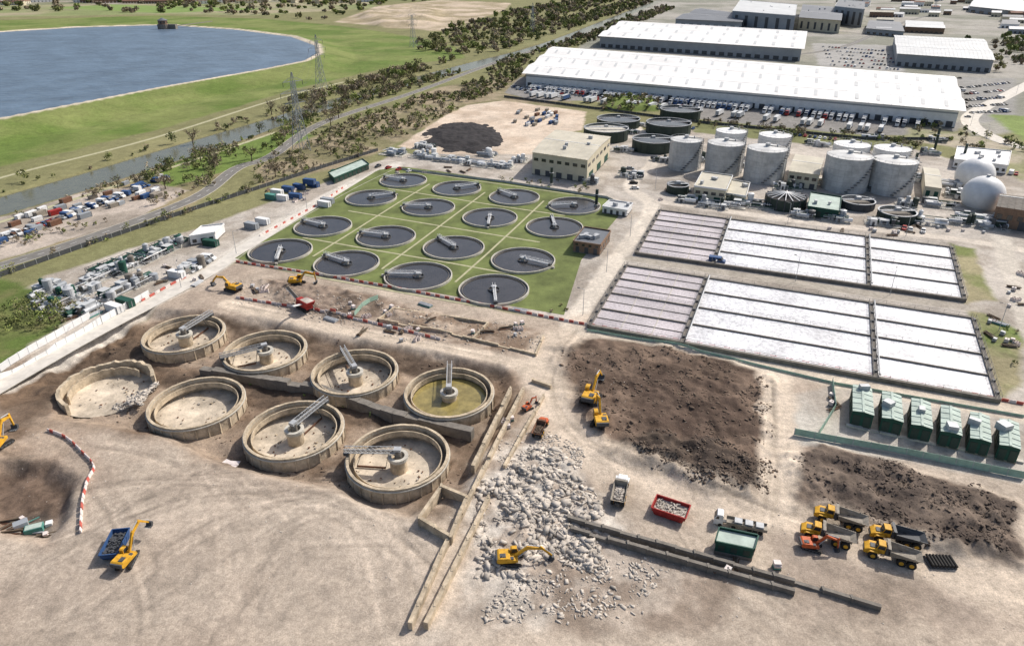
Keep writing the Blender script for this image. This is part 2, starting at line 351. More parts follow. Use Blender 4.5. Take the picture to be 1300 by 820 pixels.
for i in range(60):
    u,v=R(0,1300),R(430,800); x,y=G(u,v); a=R(0,6.28); L=R(2,7); P=[(x,y),(x+L*math.cos(a),y+L*math.sin(a)),(x+L*1.6*math.cos(a+.4),y+L*1.6*math.sin(a+.4))]
    q,m,X,Y=mk(P,1.5,1.5,.3,i,line=R(.8,3)); GC[q]*=(1-.22*m)[...,None]
lift([(70,455),(180,392),(300,402),(430,428),(640,466),(640,520),(585,610),(520,650),(430,618),(320,592),(190,545),(80,525)],-2.3,2.5,2,.1,lump=.9)
lift([(700,440),(760,428),(860,438),(980,474),(984,560),(966,638),(900,632),(830,602),(765,572),(722,515)],.6,3.5,3,.12,lump=1.3,lns=.25)
lift([(780,568),(830,556),(900,565),(970,595),(960,630),(900,626),(830,600)],.9,2.2,2,.2,lump=1.3,lns=.35)
lift([(1000,578),(1040,568),(1120,585),(1292,640),(1300,716),(1190,700),(1080,664),(1010,645)],1.3,2.6,2,.15,lump=1.7,lns=.3)
lift([(-60,620),(0,592),(60,590),(86,612),(80,655),(60,680),(0,670)],-2.6,2.5,2,.1,lump=1)
lift([(0,470),(60,445),(150,408),(180,425),(90,462),(60,500),(0,510)],-1.2,2.5,2,.15,lump=1.5)
lift([(330,355),(420,365),(500,385),(430,402),(360,385)],.8,1.5,2,.2,lump=1.2,lns=.4)
lift([(490,390),(580,402),(570,425),(500,405)],.9,1.5,1.5,.2,lump=.8,lns=.4)
lift([(600,620),(690,570),(750,610),(790,680),(740,740),(600,740)],.35,2.5,2,.2,lump=1.0,lns=.4)
lift([(455,20),(500,10),(560,12),(550,32),(480,34)],6,20,8,.02,lump=6,lns=.02)
lift([(770,126),(830,126),(835,141),(768,141)],3,5,0)
OT=[(233,422,1,(270,399)),(336,443,1,(283,456)),(450,470,1,(432,440)),(570,496,1,(571,464)),(134,484,0,None),(249,509,0,None),(373,543,1,(414,510)),(505,577,1,(442,576))]
for u,v,_,_ in OT:
    x,y=G(u,v,1.2); q=sl([(x,y)],13); d=np.hypot(GX[q]-x,GY[q]-y); GZ[q]=np.where(d<11.0,-4.6,GZ[q])
riv=W([(-500,400),(-200,326),(0,272),(100,243),(230,201),(310,176),(350,161),(410,140),(470,121),(545,101),(604,86),(704,58),(792,22),(840,2),(832,0),(784,18),(696,52),(600,78),(545,92),(465,114),(400,130),(345,148),(230,181),(100,220),(0,248),(-200,296),(-500,362)])
q,m,X,Y=mk(riv,1.6,0,.1); GZ[q]-=m*2.4; mm=m[...,None]*.8; GC[q]=GC[q]*(1-mm)+np.array(S(100,92,74))*mm
resP=W([(-700,292),(-300,212),(0,152),(200,113),(330,90),(385,79),(403,69),(400,58),(370,47),(300,38),(210,32),(100,35),(0,41),(-300,55),(-700,70)],6)
q=sl(resP,80); X=GX[q];Y=GY[q]; d=sdf(resP,X,Y)
h=np.where(d<-5,3.0,np.where(d<1,3+(d+5)/6*4.6,np.where(d<7,7.6,np.clip(7.6*(1-(d-7)/38),0,8)))); GZ[q]=np.where(d<46,h,GZ[q])
cm=np.clip((8-d)/2,0,1)[...,None]; GC[q]=GC[q]*(1-cm)+np.array(S(204,192,172))*cm
nx,ny=len(gx),len(gy)
idx=np.arange(nx*ny).reshape(ny,nx); Fq=np.stack([idx[:-1,:-1],idx[:-1,1:],idx[1:,1:],idx[1:,:-1]],-1).reshape(-1,4)
me=npmesh('ground',np.stack([GX,GY,GZ],-1).reshape(-1,3),Fq,[M['ground']],GC.reshape(-1,3),True); put(me,'ground')
def HG(x,y):
    i=min(max(np.searchsorted(gy,y)-1,0),ny-2); j=min(max(np.searchsorted(gx,x)-1,0),nx-2)
    a=(x-gx[j])/(gx[j+1]-gx[j]); b=(y-gy[i])/(gy[i+1]-gy[i])
    return float((GZ[i,j]*(1-a)+GZ[i,j+1]*a)*(1-b)+(GZ[i+1,j]*(1-a)+GZ[i+1,j+1]*a)*b)
def sheet(name,P,z,k):
    b=MB(); b.quad([(x,y,z) for x,y in P],k); return b.obj(name)
sheet('reservoir_water',resP,6,'res'); 
rb=MB()
ra=smooth(W([(-500,381),(-200,311),(0,260),(100,232),(230,191),(310,168),(350,155),(410,135),(470,118),(545,97),(604,82),(704,55),(792,20),(840,1)]),4)
def strip(b,P,w,z,k):
    L=[]
    for i,p in enumerate(P):
        a=P[max(i-1,0)];c=P[min(i+1,len(P)-1)];dx,dy=c[0]-a[0],c[1]-a[1];l=math.hypot(dx,dy) or 1
        L.append(((p[0]-dy/l*w/2,p[1]+dx/l*w/2,z),(p[0]+dy/l*w/2,p[1]-dx/l*w/2,z)))
    for i in range(len(L)-1): b.quad([L[i][1],L[i+1][1],L[i+1][0],L[i][0]],k)
strip(rb,ra,34,-.9,'river'); rb.obj('river_water')
def road(name,px,w,k,z=.02,mark=False,kerb=False):
    b=MB(); P=smooth(W(px),6); strip(b,P,w,z,k)
    if kerb:
        for sgn in (-1,1):
            Q=[]
            for i,p in enumerate(P):
                a=P[max(i-1,0)];c=P[min(i+1,len(P)-1)];dx,dy=c[0]-a[0],c[1]-a[1];l=math.hypot(dx,dy) or 1
                Q.append((p[0]-sgn*dy/l*(w/2+.1),p[1]+sgn*dx/l*(w/2+.1)))
            for i in range(len(Q)-1): b.beam((*Q[i],.06),(*Q[i+1],.06),.2,.14,'conc')
    if mark:
        for i in range(len(P)-1):
            a=Vector((*P[i],0));c=Vector((*P[i+1],0));n=max(1,int((c-a).length/9))
            for j in range(n):
                p=a.lerp(c,j/n); q=a.lerp(c,(j+.4)/n); d=(q-p).normalized(); s=Vector((-d.y,d.x,0))*.09
                b.quad([(*(p-s).xy,z+.006),(*(q-s).xy,z+.006),(*(q+s).xy,z+.006),(*(p+s).xy,z+.006)],'white')
    return b.obj(name)
road('access_road',[(-200,396),(0,338),(130,296),(250,250),(300,214),(345,198),(410,156),(530,116),(640,76),(740,44),(840,8)],7,'asph',.03,True,True)
road('towpath',[(-200,340),(0,282),(110,248),(235,207),(350,168)],3,'path',.03)
road('reservoir_path',[(-200,290),(0,226),(200,174),(380,118),(520,86)],3,'path',.03)
road('main_road',[(1320,100),(1285,118),(1240,142),(1232,156),(1255,172),(1310,190),(1500,230)],11,'roadpale',.03,True,True)
road('site_road',[(-40,515),(0,490),(120,422),(262,347),(330,302),(440,240),(505,209)],6.5,'roadpale',.03,False,True)
road('distributor_road',[(1010,70),(1070,60),(1120,40),(1180,20),(1300,-5)],9,'asph',.03,True)
road('distributor_road',[(860,12),(960,26),(1100,44),(1200,48),(1320,62)],9,'asph',.04,True)
# ---------------------------------------------------------------- generic builders
def qb(name,px,h,wall='cream',roof='roofg',n=0,rise=1.5,axis='s',win=(),seams=0,sky=0,vents=0,z0=-.4,trim='white'):
    C=[Vector((*G(u,v,h),0)) for u,v in px]; O=C[0].copy(); C=[c-O for c in C]
    def P(s,t,z):
        if axis=='t': s,t=t,s
        p=C[0]*(1-s)*(1-t)+C[1]*s*(1-t)+C[2]*s*t+C[3]*(1-s)*t; return (p.x,p.y,z)
    b=MB()
    for i in range(4):
        a,c=C[i],C[(i+1)%4]; b.quad([(a.x,a.y,z0),(c.x,c.y,z0),(c.x,c.y,h),(a.x,a.y,h)],wall)
    def wb(i,a,c,za,zb,k,pr=.1):
        p,q=C[i],C[(i+1)%4]; e=(q-p).normalized(); o=Vector((e.y,-e.x,0))
        m1=p.lerp(q,a)+o*pr/2; m2=p.lerp(q,c)+o*pr/2; z=(za+zb)/2
        b.beam((m1.x,m1.y,z),(m2.x,m2.y,z),pr,zb-za,k)
    for (w,nc,za,zb,fr,k) in win:
        for j in range(nc): wb(w,(j+.5-fr/2)/nc,(j+.5+fr/2)/nc,za,zb,k)
    for i in range(4): wb(i,0,1,z0,.5,'darkconc',.06)
    if n==0:
        b.quad([P(0,0,h-.3),P(1,0,h-.3),P(1,1,h-.3),P(0,1,h-.3)],roof)
        for i in range(4): wb(i,0,1,h-.5,h+.25,trim,.25)
    else:
        o=.012
        for k in range(n):
            t0,tm,t1=k/n,(k+.5)/n,(k+1)/n
            if k==0: t0-=o
            if k==n-1: t1+=o
            b.quad([P(-o,t0,h),P(1+o,t0,h),P(1+o,tm,h+rise),P(-o,tm,h+rise)],roof); b.quad([P(-o,tm,h+rise),P(1+o,tm,h+rise),P(1+o,t1,h),P(-o,t1,h)],roof)
            for s in (0,1): b.quad([P(s,k/n,h-.01),P(s,tm,h+rise-.02),P(s,(k+1)/n,h-.01)],wall)
            b.beam(P(-o,tm,h+rise),P(1+o,tm,h+rise),.5,.25,trim)
            for j in range(seams):
                s=(j+.5)/seams; b.beam(P(s,t0,h+.06),P(s,tm,h+rise+.06),.25,.12,roof); b.beam(P(s,tm,h+rise+.06),P(s,t1,h+.06),.25,.12,roof)
            for j in range(sky):
                s=(j+.5)/sky; e=.16/sky
                b.quad([P(s-e/2,t0+.15/n,h+rise*.3+.2),P(s+e/2,t0+.15/n,h+rise*.3+.2),P(s+e/2,tm-.08/n,h+rise*.84+.2),P(s-e/2,tm-.08/n,h+rise*.84+.2)],'roofg')
    for j in range(vents):
        s,t=R(.1,.9),R(.15,.85); p=P(s,t,h); b.box((p[0],p[1],h+rise*.6+.5),(R(1,3),R(1,2.5),R(.8,1.6)+rise*.5),'steel',R(0,3))
    return b.obj(name,(O.x,O.y,0))
def Pq(px,z):
    C=[Vector((*G(u,v,z),0)) for u,v in px]
    return lambda s,t,zz:(C[0]*(1-s)*(1-t)+C[1]*s*(1-t)+C[2]*s*t+C[3]*(1-s)*t)+Vector((0,0,zz))
def fence(name,px,h,k,post='steel',step=3,th=.06,z=0):
    b=MB(); P=W(px)
    for i in range(len(P)-1):
        a=Vector((*P[i],0));c=Vector((*P[i+1],0));n=max(1,int((c-a).length/step))
        for j in range(n):
            p=a.lerp(c,j/n);q=a.lerp(c,(j+1)/n); zp=HG(p.x,p.y)+z; zq=HG(q.x,q.y)+z
            b.beam((p.x,p.y,zp+h/2),(q.x,q.y,zq+h/2),th,h*.92,k); b.beam((p.x,p.y,zp),(p.x,p.y,zp+h+.1),.12,.12,post)
    return b.obj(name)
def railing(b,p,q,k='white',h=1.1,step=2.5,t=.07):
    p=Vector(p);q=Vector(q);n=max(1,int((q-p).length/step)); up=Vector((0,0,h))
    b.beam(p+up,q+up,t,t,k); b.beam(p+up*.5,q+up*.5,t*.8,t*.8,k)
    for i in range(n+1):
        a=p.lerp(q,i/n); b.beam(a,a+up,t,t,k)
def barrier(name,px,ks=('barr','barw'),h=.8,L=1.9):
    b=MB(); P=smooth(W(px),5); acc=[Vector((*p,0)) for p in P]; i=0
    for a,c in zip(acc,acc[1:]):
        n=max(1,round((c-a).length/L))
        for j in range(n):
            p=a.lerp(c,j/n);q=a.lerp(c,(j+.9)/n); z=HG(p.x,p.y); w=R(-.15,.15)
            m=(p+q)/2; ang=math.atan2((q-p).y,(q-p).x)+w*.3
            b.box((m.x,m.y,z+h/2),((q-p).length,.4,h),ks[i%len(ks)],ang,1,.45); i+=1
    return b.obj(name)
# ---------------------------------------------------------------- clarifiers
b=MB(); LW=[(298,328),(480,216),(512,212),(560,218),(770,250),(796,262),(738,330),(716,400)]
b.prism(W(LW),-.2,.05,'grass'); b.obj('lawn')
CL=[[(512,229,(492,226)),(471,251,(500,247)),(410,287,(385,281)),(356,318,(352,330))],
    [(580,239,(600,236)),(544,263,(516,262)),(490,300,(458,296)),(440,334,(412,325))],
    [(653,250,(636,244)),(622,276,(619,292)),(576,314,(557,303)),(531,350,(490,349))],
    [(729,261,(703,262)),(704,288,(700,276)),(664,330,(698,338)),(627,367,(629,384))]]
pb=MB()
def G2(a): return Vector((*G(*a[:2]),0))
for c in range(-1,4):
    pts=[]
    for r in range(4):
        a=G2(CL[r][min(max(c,0),3)]); d=G2(CL[r][min(max(c+1,0),3)]); 
        if c==-1: n=G2(CL[r][1]); pts.append(a+(a-n)*.5)
        elif c==3: n=G2(CL[r][2]); pts.append(a+(a-n)*.5)
        else: pts.append((a+d)/2)
    for p,q in zip(pts,pts[1:]): pb.beam((p.x,p.y,.05),(q.x,q.y,.05),.9,.09,'path')
for r in range(3):
    pts=[(G2(CL[r][c])+G2(CL[r+1][c]))/2 for c in range(4)]
    for p,q in zip(pts,pts[1:]): pb.beam((p.x,p.y,.06),(q.x,q.y,.06),.8,.09,'path')
pb.obj('footpath')
for row in CL:
    for u,v,tp in row:
        b=MB(); Rr=12.0
        b.ring((0,0),Rr-.4,Rr,-.2,.9,'conc',72); b.ring((0,0),Rr-1.3,Rr-1.18,.1,.55,'darkconc',72); b.cyl((0,0),Rr-.35,.0,.3,'water',64)
        b.ring((0,0),1.9,2.02,.3,.7,'dsteel',24); b.cyl((0,0),.7,.2,1.6,'conc',16)
        b.cyl((0,0),1.0,1.6,1.8,'steel',16)
        o=Vector((Rr-.2,0,1.5)); c0=Vector((-1.2,0,1.5))
        b.beam(c0,o,.8,.12,'steel')
        for s in (-.42,.42):
            railing(b,(c0.x,s,1.55),(o.x,s,1.55),'white',1.0,1.7,.07); b.beam((c0.x,s,1.38),(o.x,s,1.38),.1,.22,'white')
        b.box((Rr-.6,0,1.35),(1.0,1.4,.7),'dsteel'); b.beam((2,0,1.3),(Rr-2,0,.4),.08,.08,'dsteel')
        b.box((1.0,0,2.0),(.7,.5,.7),'white'); b.box((Rr+.7,0,.4),(.9,.9,.8),'conc')
        x,y=G(u,v,.6); b.obj('clarifier_tank',(x,y,0),head((u,v),tp))
# ---------------------------------------------------------------- old tanks
rnd=random.Random(3)
for i,(u,v,br,tp) in enumerate(OT):
    b=MB(); Ro=11.4
    if i==4:
        b.ring((0,0),Ro-.9,Ro,-4.6,1.2,'oldconc',44,math.radians(20),math.radians(245),.7,rnd); 
        b.ring((0,0),Ro-2.6,Ro-2.3,-3,.1,'oldconc',30,math.radians(60),math.radians(215),.5,rnd)
    else:
        b.ring((0,0),Ro-.6,Ro,-4.6,1.2,'oldconc',90,jag=.12,rnd=rnd)
        b.ring((0,0),Ro-.6,Ro+.25,.45,.68,'conc',80); b.ring((0,0),Ro-1.8,Ro-1.6,-1.1,.35,'oldconc',72,jag=.1,rnd=rnd); b.ring((0,0),Ro-1.7,Ro-.5,-1.1,-.95,'darkconc',72)
        for k in range(26):
            a=k*2*math.pi/26; b.beam((Ro*math.cos(a),Ro*math.sin(a),-4.2),(Ro*math.cos(a),Ro*math.sin(a),.42),.5,.3,'oldconc')
    b.cone((0,0),Ro-.55,-2.5,-3.2,'floor')
    if i==3: b.cyl((0,0),Ro-1.9,-2.8,-1.3,'scum',64)
    if br:
        b.cyl((0,0),1.9,-3.3,.2,'oldconc',24); b.ring((0,0),1.5,2.3,.2,1.0,'conc',24); b.cyl((0,0),.8,.2,2.4,'darkconc',14); b.box((0,0,2.6),(1.6,1.4,.7),'steel')
        L=Ro+.5
        for s in (-.6,.6):
            b.beam((-.5,s,2.9),(L,s,2.9),.12,.12,'steel'); b.beam((-.5,s,1.9),(L,s,1.9),.14,.18,'steel')
            for k in range(11):
                x0=-.5+k*(L+.5)/11; x1=x0+(L+.5)/11; b.beam((x0,s,1.9),(x1,s,2.9),.07,.07,'steel'); b.beam((x1,s,1.9),(x1,s,2.9),.07,.07,'steel')
        b.beam((-.5,0,1.95),(L,0,1.95),1.0,.08,'darkconc'); b.box((L-.4,0,1.5),(1.1,1.5,.7),'dsteel')
        b.beam((2,0,1.8),(3,0,-2.6),.12,.12,'dsteel'); b.beam((3,0,-2.6),(9.5,0,-2.2),.15,.5,'rust'); b.beam((8,0,1.8),(9.5,0,-2.2),.12,.12,'dsteel')
    q=random.Random(i)
    for k in range(50):
        a=q.uniform(0,6.28); r=Ro*q.uniform(.3,.85); s=q.uniform(.1,.45); b.box((r*math.cos(a),r*math.sin(a),-2.9+(r/Ro)*.5),(s,s*q.uniform(.5,1.5),s*.5),q.choice(['rubble','oldconc','rust']),a)
    x,y=G(u,v,1.2); b.obj('disused_settling_tank',(x,y,0),head((u,v),tp) if tp else 0)
def chunks(name,px,n,s0,s1,k,pile=0,P=None,zoff=0,flat=.5,pw=5):
    P=P or W(px); A=np.array(P);lo,hi=A.min(0),A.max(0); pts=[]
    while len(pts)<n:
        c=rng.uniform(lo,hi,(n*4,2)); d=sdf(P,c[:,0],c[:,1])+(fbm(c[:,0]*.12,c[:,1]*.12,3)-.5)*10; keep=(d<0)&(rng.random(len(c))<np.clip(fbm(c[:,0]*.25,c[:,1]*.25,5)*3.2-1.1,0.03,1))
        for (x,y),dd in zip(c[keep],d[keep]): pts.append((x,y,min(1,-dd/4)))
    pts=pts[:n]; T=np.array([[-1,-1,-1],[1,-1,-1],[1,1,-1],[-1,1,-1],[-1,-1,1],[1,-1,1],[1,1,1],[-1,1,1]])*.5
    Fc=np.array([[3,2,1,0],[4,5,6,7],[0,1,5,4],[1,2,6,5],[2,3,7,6],[3,0,4,7]]); V=[];FF=[]
    for i,(x,y,e) in enumerate(pts):
        s=s0+(s1-s0)*rng.random()**pw; q=T*(1+rng.uniform(-.3,.3,(8,3)))*s*np.array([1.4,R(.35,1),R(.15,flat)])
        a=R(0,6.28);t=R(-.5,.5); ca,sa=math.cos(a),math.sin(a); ct,st=math.cos(t),math.sin(t)
        q=q@np.array([[1,0,0],[0,ct,-st],[0,st,ct]])@np.array([[ca,-sa,0],[sa,ca,0],[0,0,1]])
        V.append(q+np.array([x,y,HG(x,y)+zoff+s*.05+pile*e*rng.random()])); FF.append(Fc+8*i)
    return put(npmesh(name,np.concatenate(V),np.concatenate(FF),[M[k]]),name)
chunks('rubble_pile',[(600,615),(690,570),(745,605),(770,650),(755,715),(600,735)],7500,.1,1.3,'rubble',.15,pw=6)
chunks('rubble_pile',[(630,555),(700,535),(745,600),(640,620)],2200,.08,.6,'rubble',pw=4)
chunks('rubble_pile',[(690,690),(860,715),(830,790),(600,790)],2200,.08,.8,'rubble',.05,pw=6)
x,y=G(150,500,-2); chunks('rubble_pile',None,2200,.12,1.0,'rubble',.9,P=[(x-2,y-7),(x+9,y-7),(x+11,y+3),(x+3,y+6)],zoff=1.5)
x,y=G(225,535,-1); chunks('rubble_pile',None,1100,.1,.9,'rubble',.4,P=[(x-5,y-4),(x+6,y-5),(x+5,y+2),(x-4,y+4)])
chunks('earth_clods',[(705,445),(860,440),(980,478),(980,600),(960,632),(830,600),(730,515)],3800,.1,.7,'soil')
chunks('earth_clods',[(770,560),(860,545),(980,590),(960,636),(830,604)],2200,.1,.65,'soild')
chunks('earth_clods',[(1005,580),(1120,585),(1290,642),(1295,715),(1080,665)],3000,.1,.65,'soild')
chunks('earth_clods',[(60,520),(150,404),(420,425),(650,468),(600,600),(430,620),(190,550)],2200,.1,.6,'soil')
chunks('loose_stones',[(0,520),(0,740),(560,740),(640,560),(430,620)],900,.06,.28,'rubble')
chunks('loose_stones',[(300,355),(700,420),(690,460),(300,390)],1800,.1,.6,'rubble',.2)
chunks('loose_stones',[(740,420),(1000,640),(1300,740),(1300,800),(760,800),(700,480)],700,.06,.28,'rubble')
chunks('debris_heap',[(40,372),(100,360),(120,385),(70,402)],500,.3,1.8,'steel',.5)
def walls(name,pairs,w,h,k,z0=-1,detail=True):
    b=MB()
    for a,c in pairs:
        p=Vector((*G(*a,h),0));q=Vector((*G(*c,h),0)); n=max(1,int((q-p).length/3.5))
        for j in range(n):
            s=p.lerp(q,j/n);e=p.lerp(q,(j+.99)/n); hh=h-rnd.uniform(0,.3)-(rnd.uniform(.3,.8) if rnd.random()<.12 else 0)
            b.beam((s.x,s.y,(z0+hh)/2),(e.x,e.y,(z0+hh)/2),w,hh-z0,k)
            if detail: b.beam((s.x,s.y,z0),(s.x,s.y,hh+.1),w+.3,.45,k)
    return b.obj(name)
walls('demolished_channel_wall',[((664,492),(560,700)),((560,700),(520,790)),((648,492),(600,590)),((620,630),(540,790))],.8,1.4,'oldconc')
walls('demolished_channel_wall',[((690,500),(640,590)),((676,480),(700,488))],.6,1.0,'oldconc')
walls('concrete_chamber',[((532,655),(560,615)),((560,615),(592,628)),((592,628),(572,678)),((572,678),(532,655))],.7,2.0,'oldconc')
walls('retaining_wall',[((722,655),(1010,735)),((726,668),(1010,748))],.7,1.2,'darkconc')
walls('retaining_wall',[((1010,735),(1120,768))],.7,.8,'darkconc')
walls('concrete_walkway',[((255,465),(400,488)),((400,488),(500,522)),((500,522),(600,545))],2.0,.3,'darkconc',-3,False)
walls('concrete_foundation',[((480,404),(560,418)),((560,418),(680,448)),((500,390),(620,408)),((480,404),(500,390)),((600,428),(620,408)),((680,448),(690,425))],.5,.7,'oldconc')
# ---------------------------------------------------------------- aeration lanes
def lanes(px,name):
    P=Pq(px,1.2); b=MB(); cr=[0,.262,.738,1]; O=P(0,0,0)
    def V(s,t,z): p=P(s,t,z)-O; p.z=z; return p
    def wl(a,c,w,k='conc',z1=1.2): 
        a=V(*a,0);c=V(*c,0); a.z=c.z=z1/2; b.beam(a,c,w,z1,k)
    for i in range(3):
        for j in range(4):
            k='foam_glare2' if i==0 else 'foam_glare'
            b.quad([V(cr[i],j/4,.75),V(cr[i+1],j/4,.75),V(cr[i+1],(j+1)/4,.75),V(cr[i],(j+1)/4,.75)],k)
    for s in cr: wl((s,-.004),(s,1.004),1.2,'darkconc',1.26)
    for t in (0,1): wl((0,t),(1,t),1.1,'darkconc',1.22)
    for j in range(1,4): wl((0,j/4),(1,j/4),.5,'darkconc',1.2)
    for j in range(4): wl((0,(j+.5)/4),(cr[1],(j+.5)/4),.22,'darkconc',.95); 
    for i in range(1,3): wl((cr[1]*i/3,0),(cr[1]*i/3,1),.2,'conc',.9)
    for s in cr:
        for dt in (-.6,.6):
            a=V(s,0,1.26);c=V(s,1,1.26); e=(c-a).normalized();o=Vector((e.y,-e.x,0))*dt; railing(b,a+o,c+o,'dsteel',1.1,3,.06)
        for t in np.linspace(.05,.95,8): p=V(s,t,0); b.box((p.x,p.y,1.5),(.7,.7,.6),'dsteel')
    for t in (0,.5,1): railing(b,V(0,t,1.2),V(1,t,1.2),'dsteel',1.1,4,.05)
    for i in range(1,3):
        a=V(cr[i],0,1.8)+Vector((1.0,0,0));c=V(cr[i],1,1.8)+Vector((1.0,0,0)); b.tube(a,c,.22,'steel')
    b.obj(name,(O.x,O.y,0))
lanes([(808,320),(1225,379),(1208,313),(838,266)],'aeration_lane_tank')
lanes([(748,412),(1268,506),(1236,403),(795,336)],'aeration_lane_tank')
# ---------------------------------------------------------------- buildings
D=lambda w,n,a,b2,f,k='glass':(w,n,a,b2,f,k)
qb('distribution_warehouse',[(668,93),(1218,140),(1204,97),(706,60)],12,'white','roofw',3,2.2,win=[D(0,46,.3,4.2,.55,'dsteel'),D(1,10,.3,4,.3,'dsteel'),D(0,1,9.2,10.2,1,'wallg')],seams=70,sky=24)
qb('warehouse',[(762,46),(1018,62),(1022,40),(792,27)],14,'wallg','roofw',3,2.5,win=[D(0,24,.3,4.5,.6,'dsteel'),D(3,3,.5,4,.5,'dsteel')],seams=30,sky=12)
qb('warehouse',[(1140,68),(1262,76),(1248,50),(1136,45)],13,'wallg','roofg',2,2.2,win=[D(0,12,.3,4.5,.5,'dsteel')],seams=24)
qb('warehouse',[(858,24),(942,28),(946,18),(890,11)],12,'wallg','roofd',2,3,win=[D(0,8,.3,5,.5,'white')],seams=14)
qb('warehouse',[(1232,8),(1330,18),(1330,2),(1240,-4)],13,'wallg','roofg',2,3,win=[D(0,8,.3,5,.5)])
qb('warehouse',[(1150,34),(1200,36),(1196,28),(1150,26)],9,'brick','roofg',2,2,win=[D(0,8,1,3,.5)])
qb('warehouse',[(1100,36),(1148,40),(1142,28),(1104,26)],9,'wallg','roofd',1,2,win=[D(0,6,1,4,.5)])
qb('industrial_plant',[(930,14),(1010,20),(1012,6),(940,0)],26,'wallg','roofg',0,0,win=[D(0,6,3,20,.3,'dsteel')],vents=5)
qb('industrial_plant',[(1015,22),(1068,26),(1070,10),(1020,6)],20,'cream','roofd',2,3,win=[D(0,6,3,14,.3,'dsteel')],vents=3)
qb('industrial_plant',[(1060,8),(1098,12),(1098,2),(1066,-1)],30,'wallg','roofd',0,0,win=[D(0,5,3,24,.4,'dsteel')],vents=5)
qb('sludge_treatment_building',[(676,193),(746,203),(775,174),(706,165)],12,'cream','creamroof',1,1.0,win=[D(0,7,7.6,9.2,.55),D(0,5,.3,3.2,.5,'dsteel'),D(1,6,7.6,9.2,.55),D(1,3,.3,4,.5,'green')],seams=12,vents=4)
qb('gatehouse',[(882,236),(922,241),(930,223),(892,218)],7,'cream','creamroof',0,0,win=[D(0,4,3.6,5,.6),D(0,2,.2,2.8,.4,'green'),D(1,4,3.6,5,.6)],vents=2)
qb('boiler_house',[(921,245),(947,249),(952,232),(928,228)],4,'cream','creamroof',0,0,win=[D(0,3,.2,2.6,.5,'green')],vents=1)
qb('control_building',[(1002,217),(1040,222),(1046,201),(1010,196)],8,'cream','creamroof',1,1,win=[D(0,4,4.5,6,.6),D(0,3,.2,3,.5,'dsteel'),D(1,4,4.5,6,.6)],seams=8)
qb('pump_house',[(728,306),(762,311),(775,293),(742,288)],4.5,'brick','roofd',0,0,win=[D(0,3,.2,2.6,.4,'dsteel'),D(1,4,1.5,3,.5),D(0,4,3,3.8,.4)],vents=6,trim='brick')
qb('switch_room',[(765,262),(796,267),(803,258),(774,254)],3.2,'white','roofg',0,0,win=[D(0,4,.2,2.2,.4,'dsteel')],vents=2)
qb('office_building',[(1212,202),(1280,210),(1284,192),(1216,186)],5,'white','roofw',0,0,win=[D(0,9,1.5,3,.5)],vents=5)
qb('workshop',[(1266,262),(1320,270),(1322,252),(1270,246)],9,'brick','darkconc',1,2,win=[D(0,4,4,6,.5),D(0,2,.2,4,.5,'dsteel')],seams=6)
qb('workshop',[(1175,236),(1196,239),(1192,215),(1172,212)],6,'cream','creamroof',1,1,win=[D(0,2,.2,4,.5,'green')])
qb('plant_room',[(1026,262),(1066,268),(1068,250),(1030,244)],4.5,'green','greenp',0,0,win=[D(0,4,.2,3,.5,'dgreen')],vents=2,trim='green')
qb('site_office',[(240,300),(272,295),(284,284),(256,287)],4,'white','roofw',0,0,win=[D(0,3,1,2.4,.5)])
for j in range(6):
    a,c=37.3*j,8.6*j
    qb('green_plant_kiosk',[(1083+a,521+c),(1110+a,527+c),(1107+a,494+c),(1083+a,488+c)],4.2,'green','greenp',1,.3,'t',win=[D(0,2,.3,3.3,.7,'dgreen'),D(3,4,.8,3.2,.5,'dgreen'),D(1,4,.8,3.2,.5,'dgreen')],vents=1,trim='greenp',seams=5)
walls('concrete_plinth',[((1070,560),(1310,604)),((1075,538),(1300,585))],1.0,.5,'conc',-.3,False)
qb('green_storage_unit',[(417,219),(424,226),(468,208),(460,202)],3.2,'green','greenp',0,0,win=[D(1,8,.3,2.6,.7,'dgreen')],trim='green')
PLACED=[]
for i in range(420):
    u=R(860,1520); v=R(-12,46)
    if (1125<u<1275 and v>24) or (v>16 and u<1115) or (840<u<1075 and v>0): continue
    x,y=G(u,v); w,d,h=R(14,46),R(12,28),R(5,11)
    if v<4: w,d=w*1.8,d*1.5
    if any(abs(x-a)<(w+c)*.5 and abs(y-b_)<(w+c)*.5 for a,b_,c in PLACED): continue
    PLACED.append((x,y,w)); b=MB(); k=random.choice(['wallg','brick','cream','white']); rf=random.choice(['roofg','roofw','roofw','roofd','tile','creamroof'])
    b.box((0,0,h/2),(w,d,h),k); b.add([(-w/2-.5,-d/2-.5,h),(w/2+.5,-d/2-.5,h),(w/2+.5,0,h+3),(-w/2-.5,0,h+3),(w/2+.5,d/2+.5,h),(-w/2-.5,d/2+.5,h)],[(0,1,2,3),(3,2,4,5)],rf)
    for sx in (-1,1): b.quad([(sx*w/2,-d/2,h),(sx*w/2,d/2,h),(sx*w/2,0,h+2.9)],k)
    for j in range(int(w/6)): b.box((-w/2+3+j*6,-d/2-.05,2),(3,.2,3.4),random.choice(['glass','dsteel']))
    b.obj('industrial_shed',(x,y,0),R(-.1,.1)-.5)
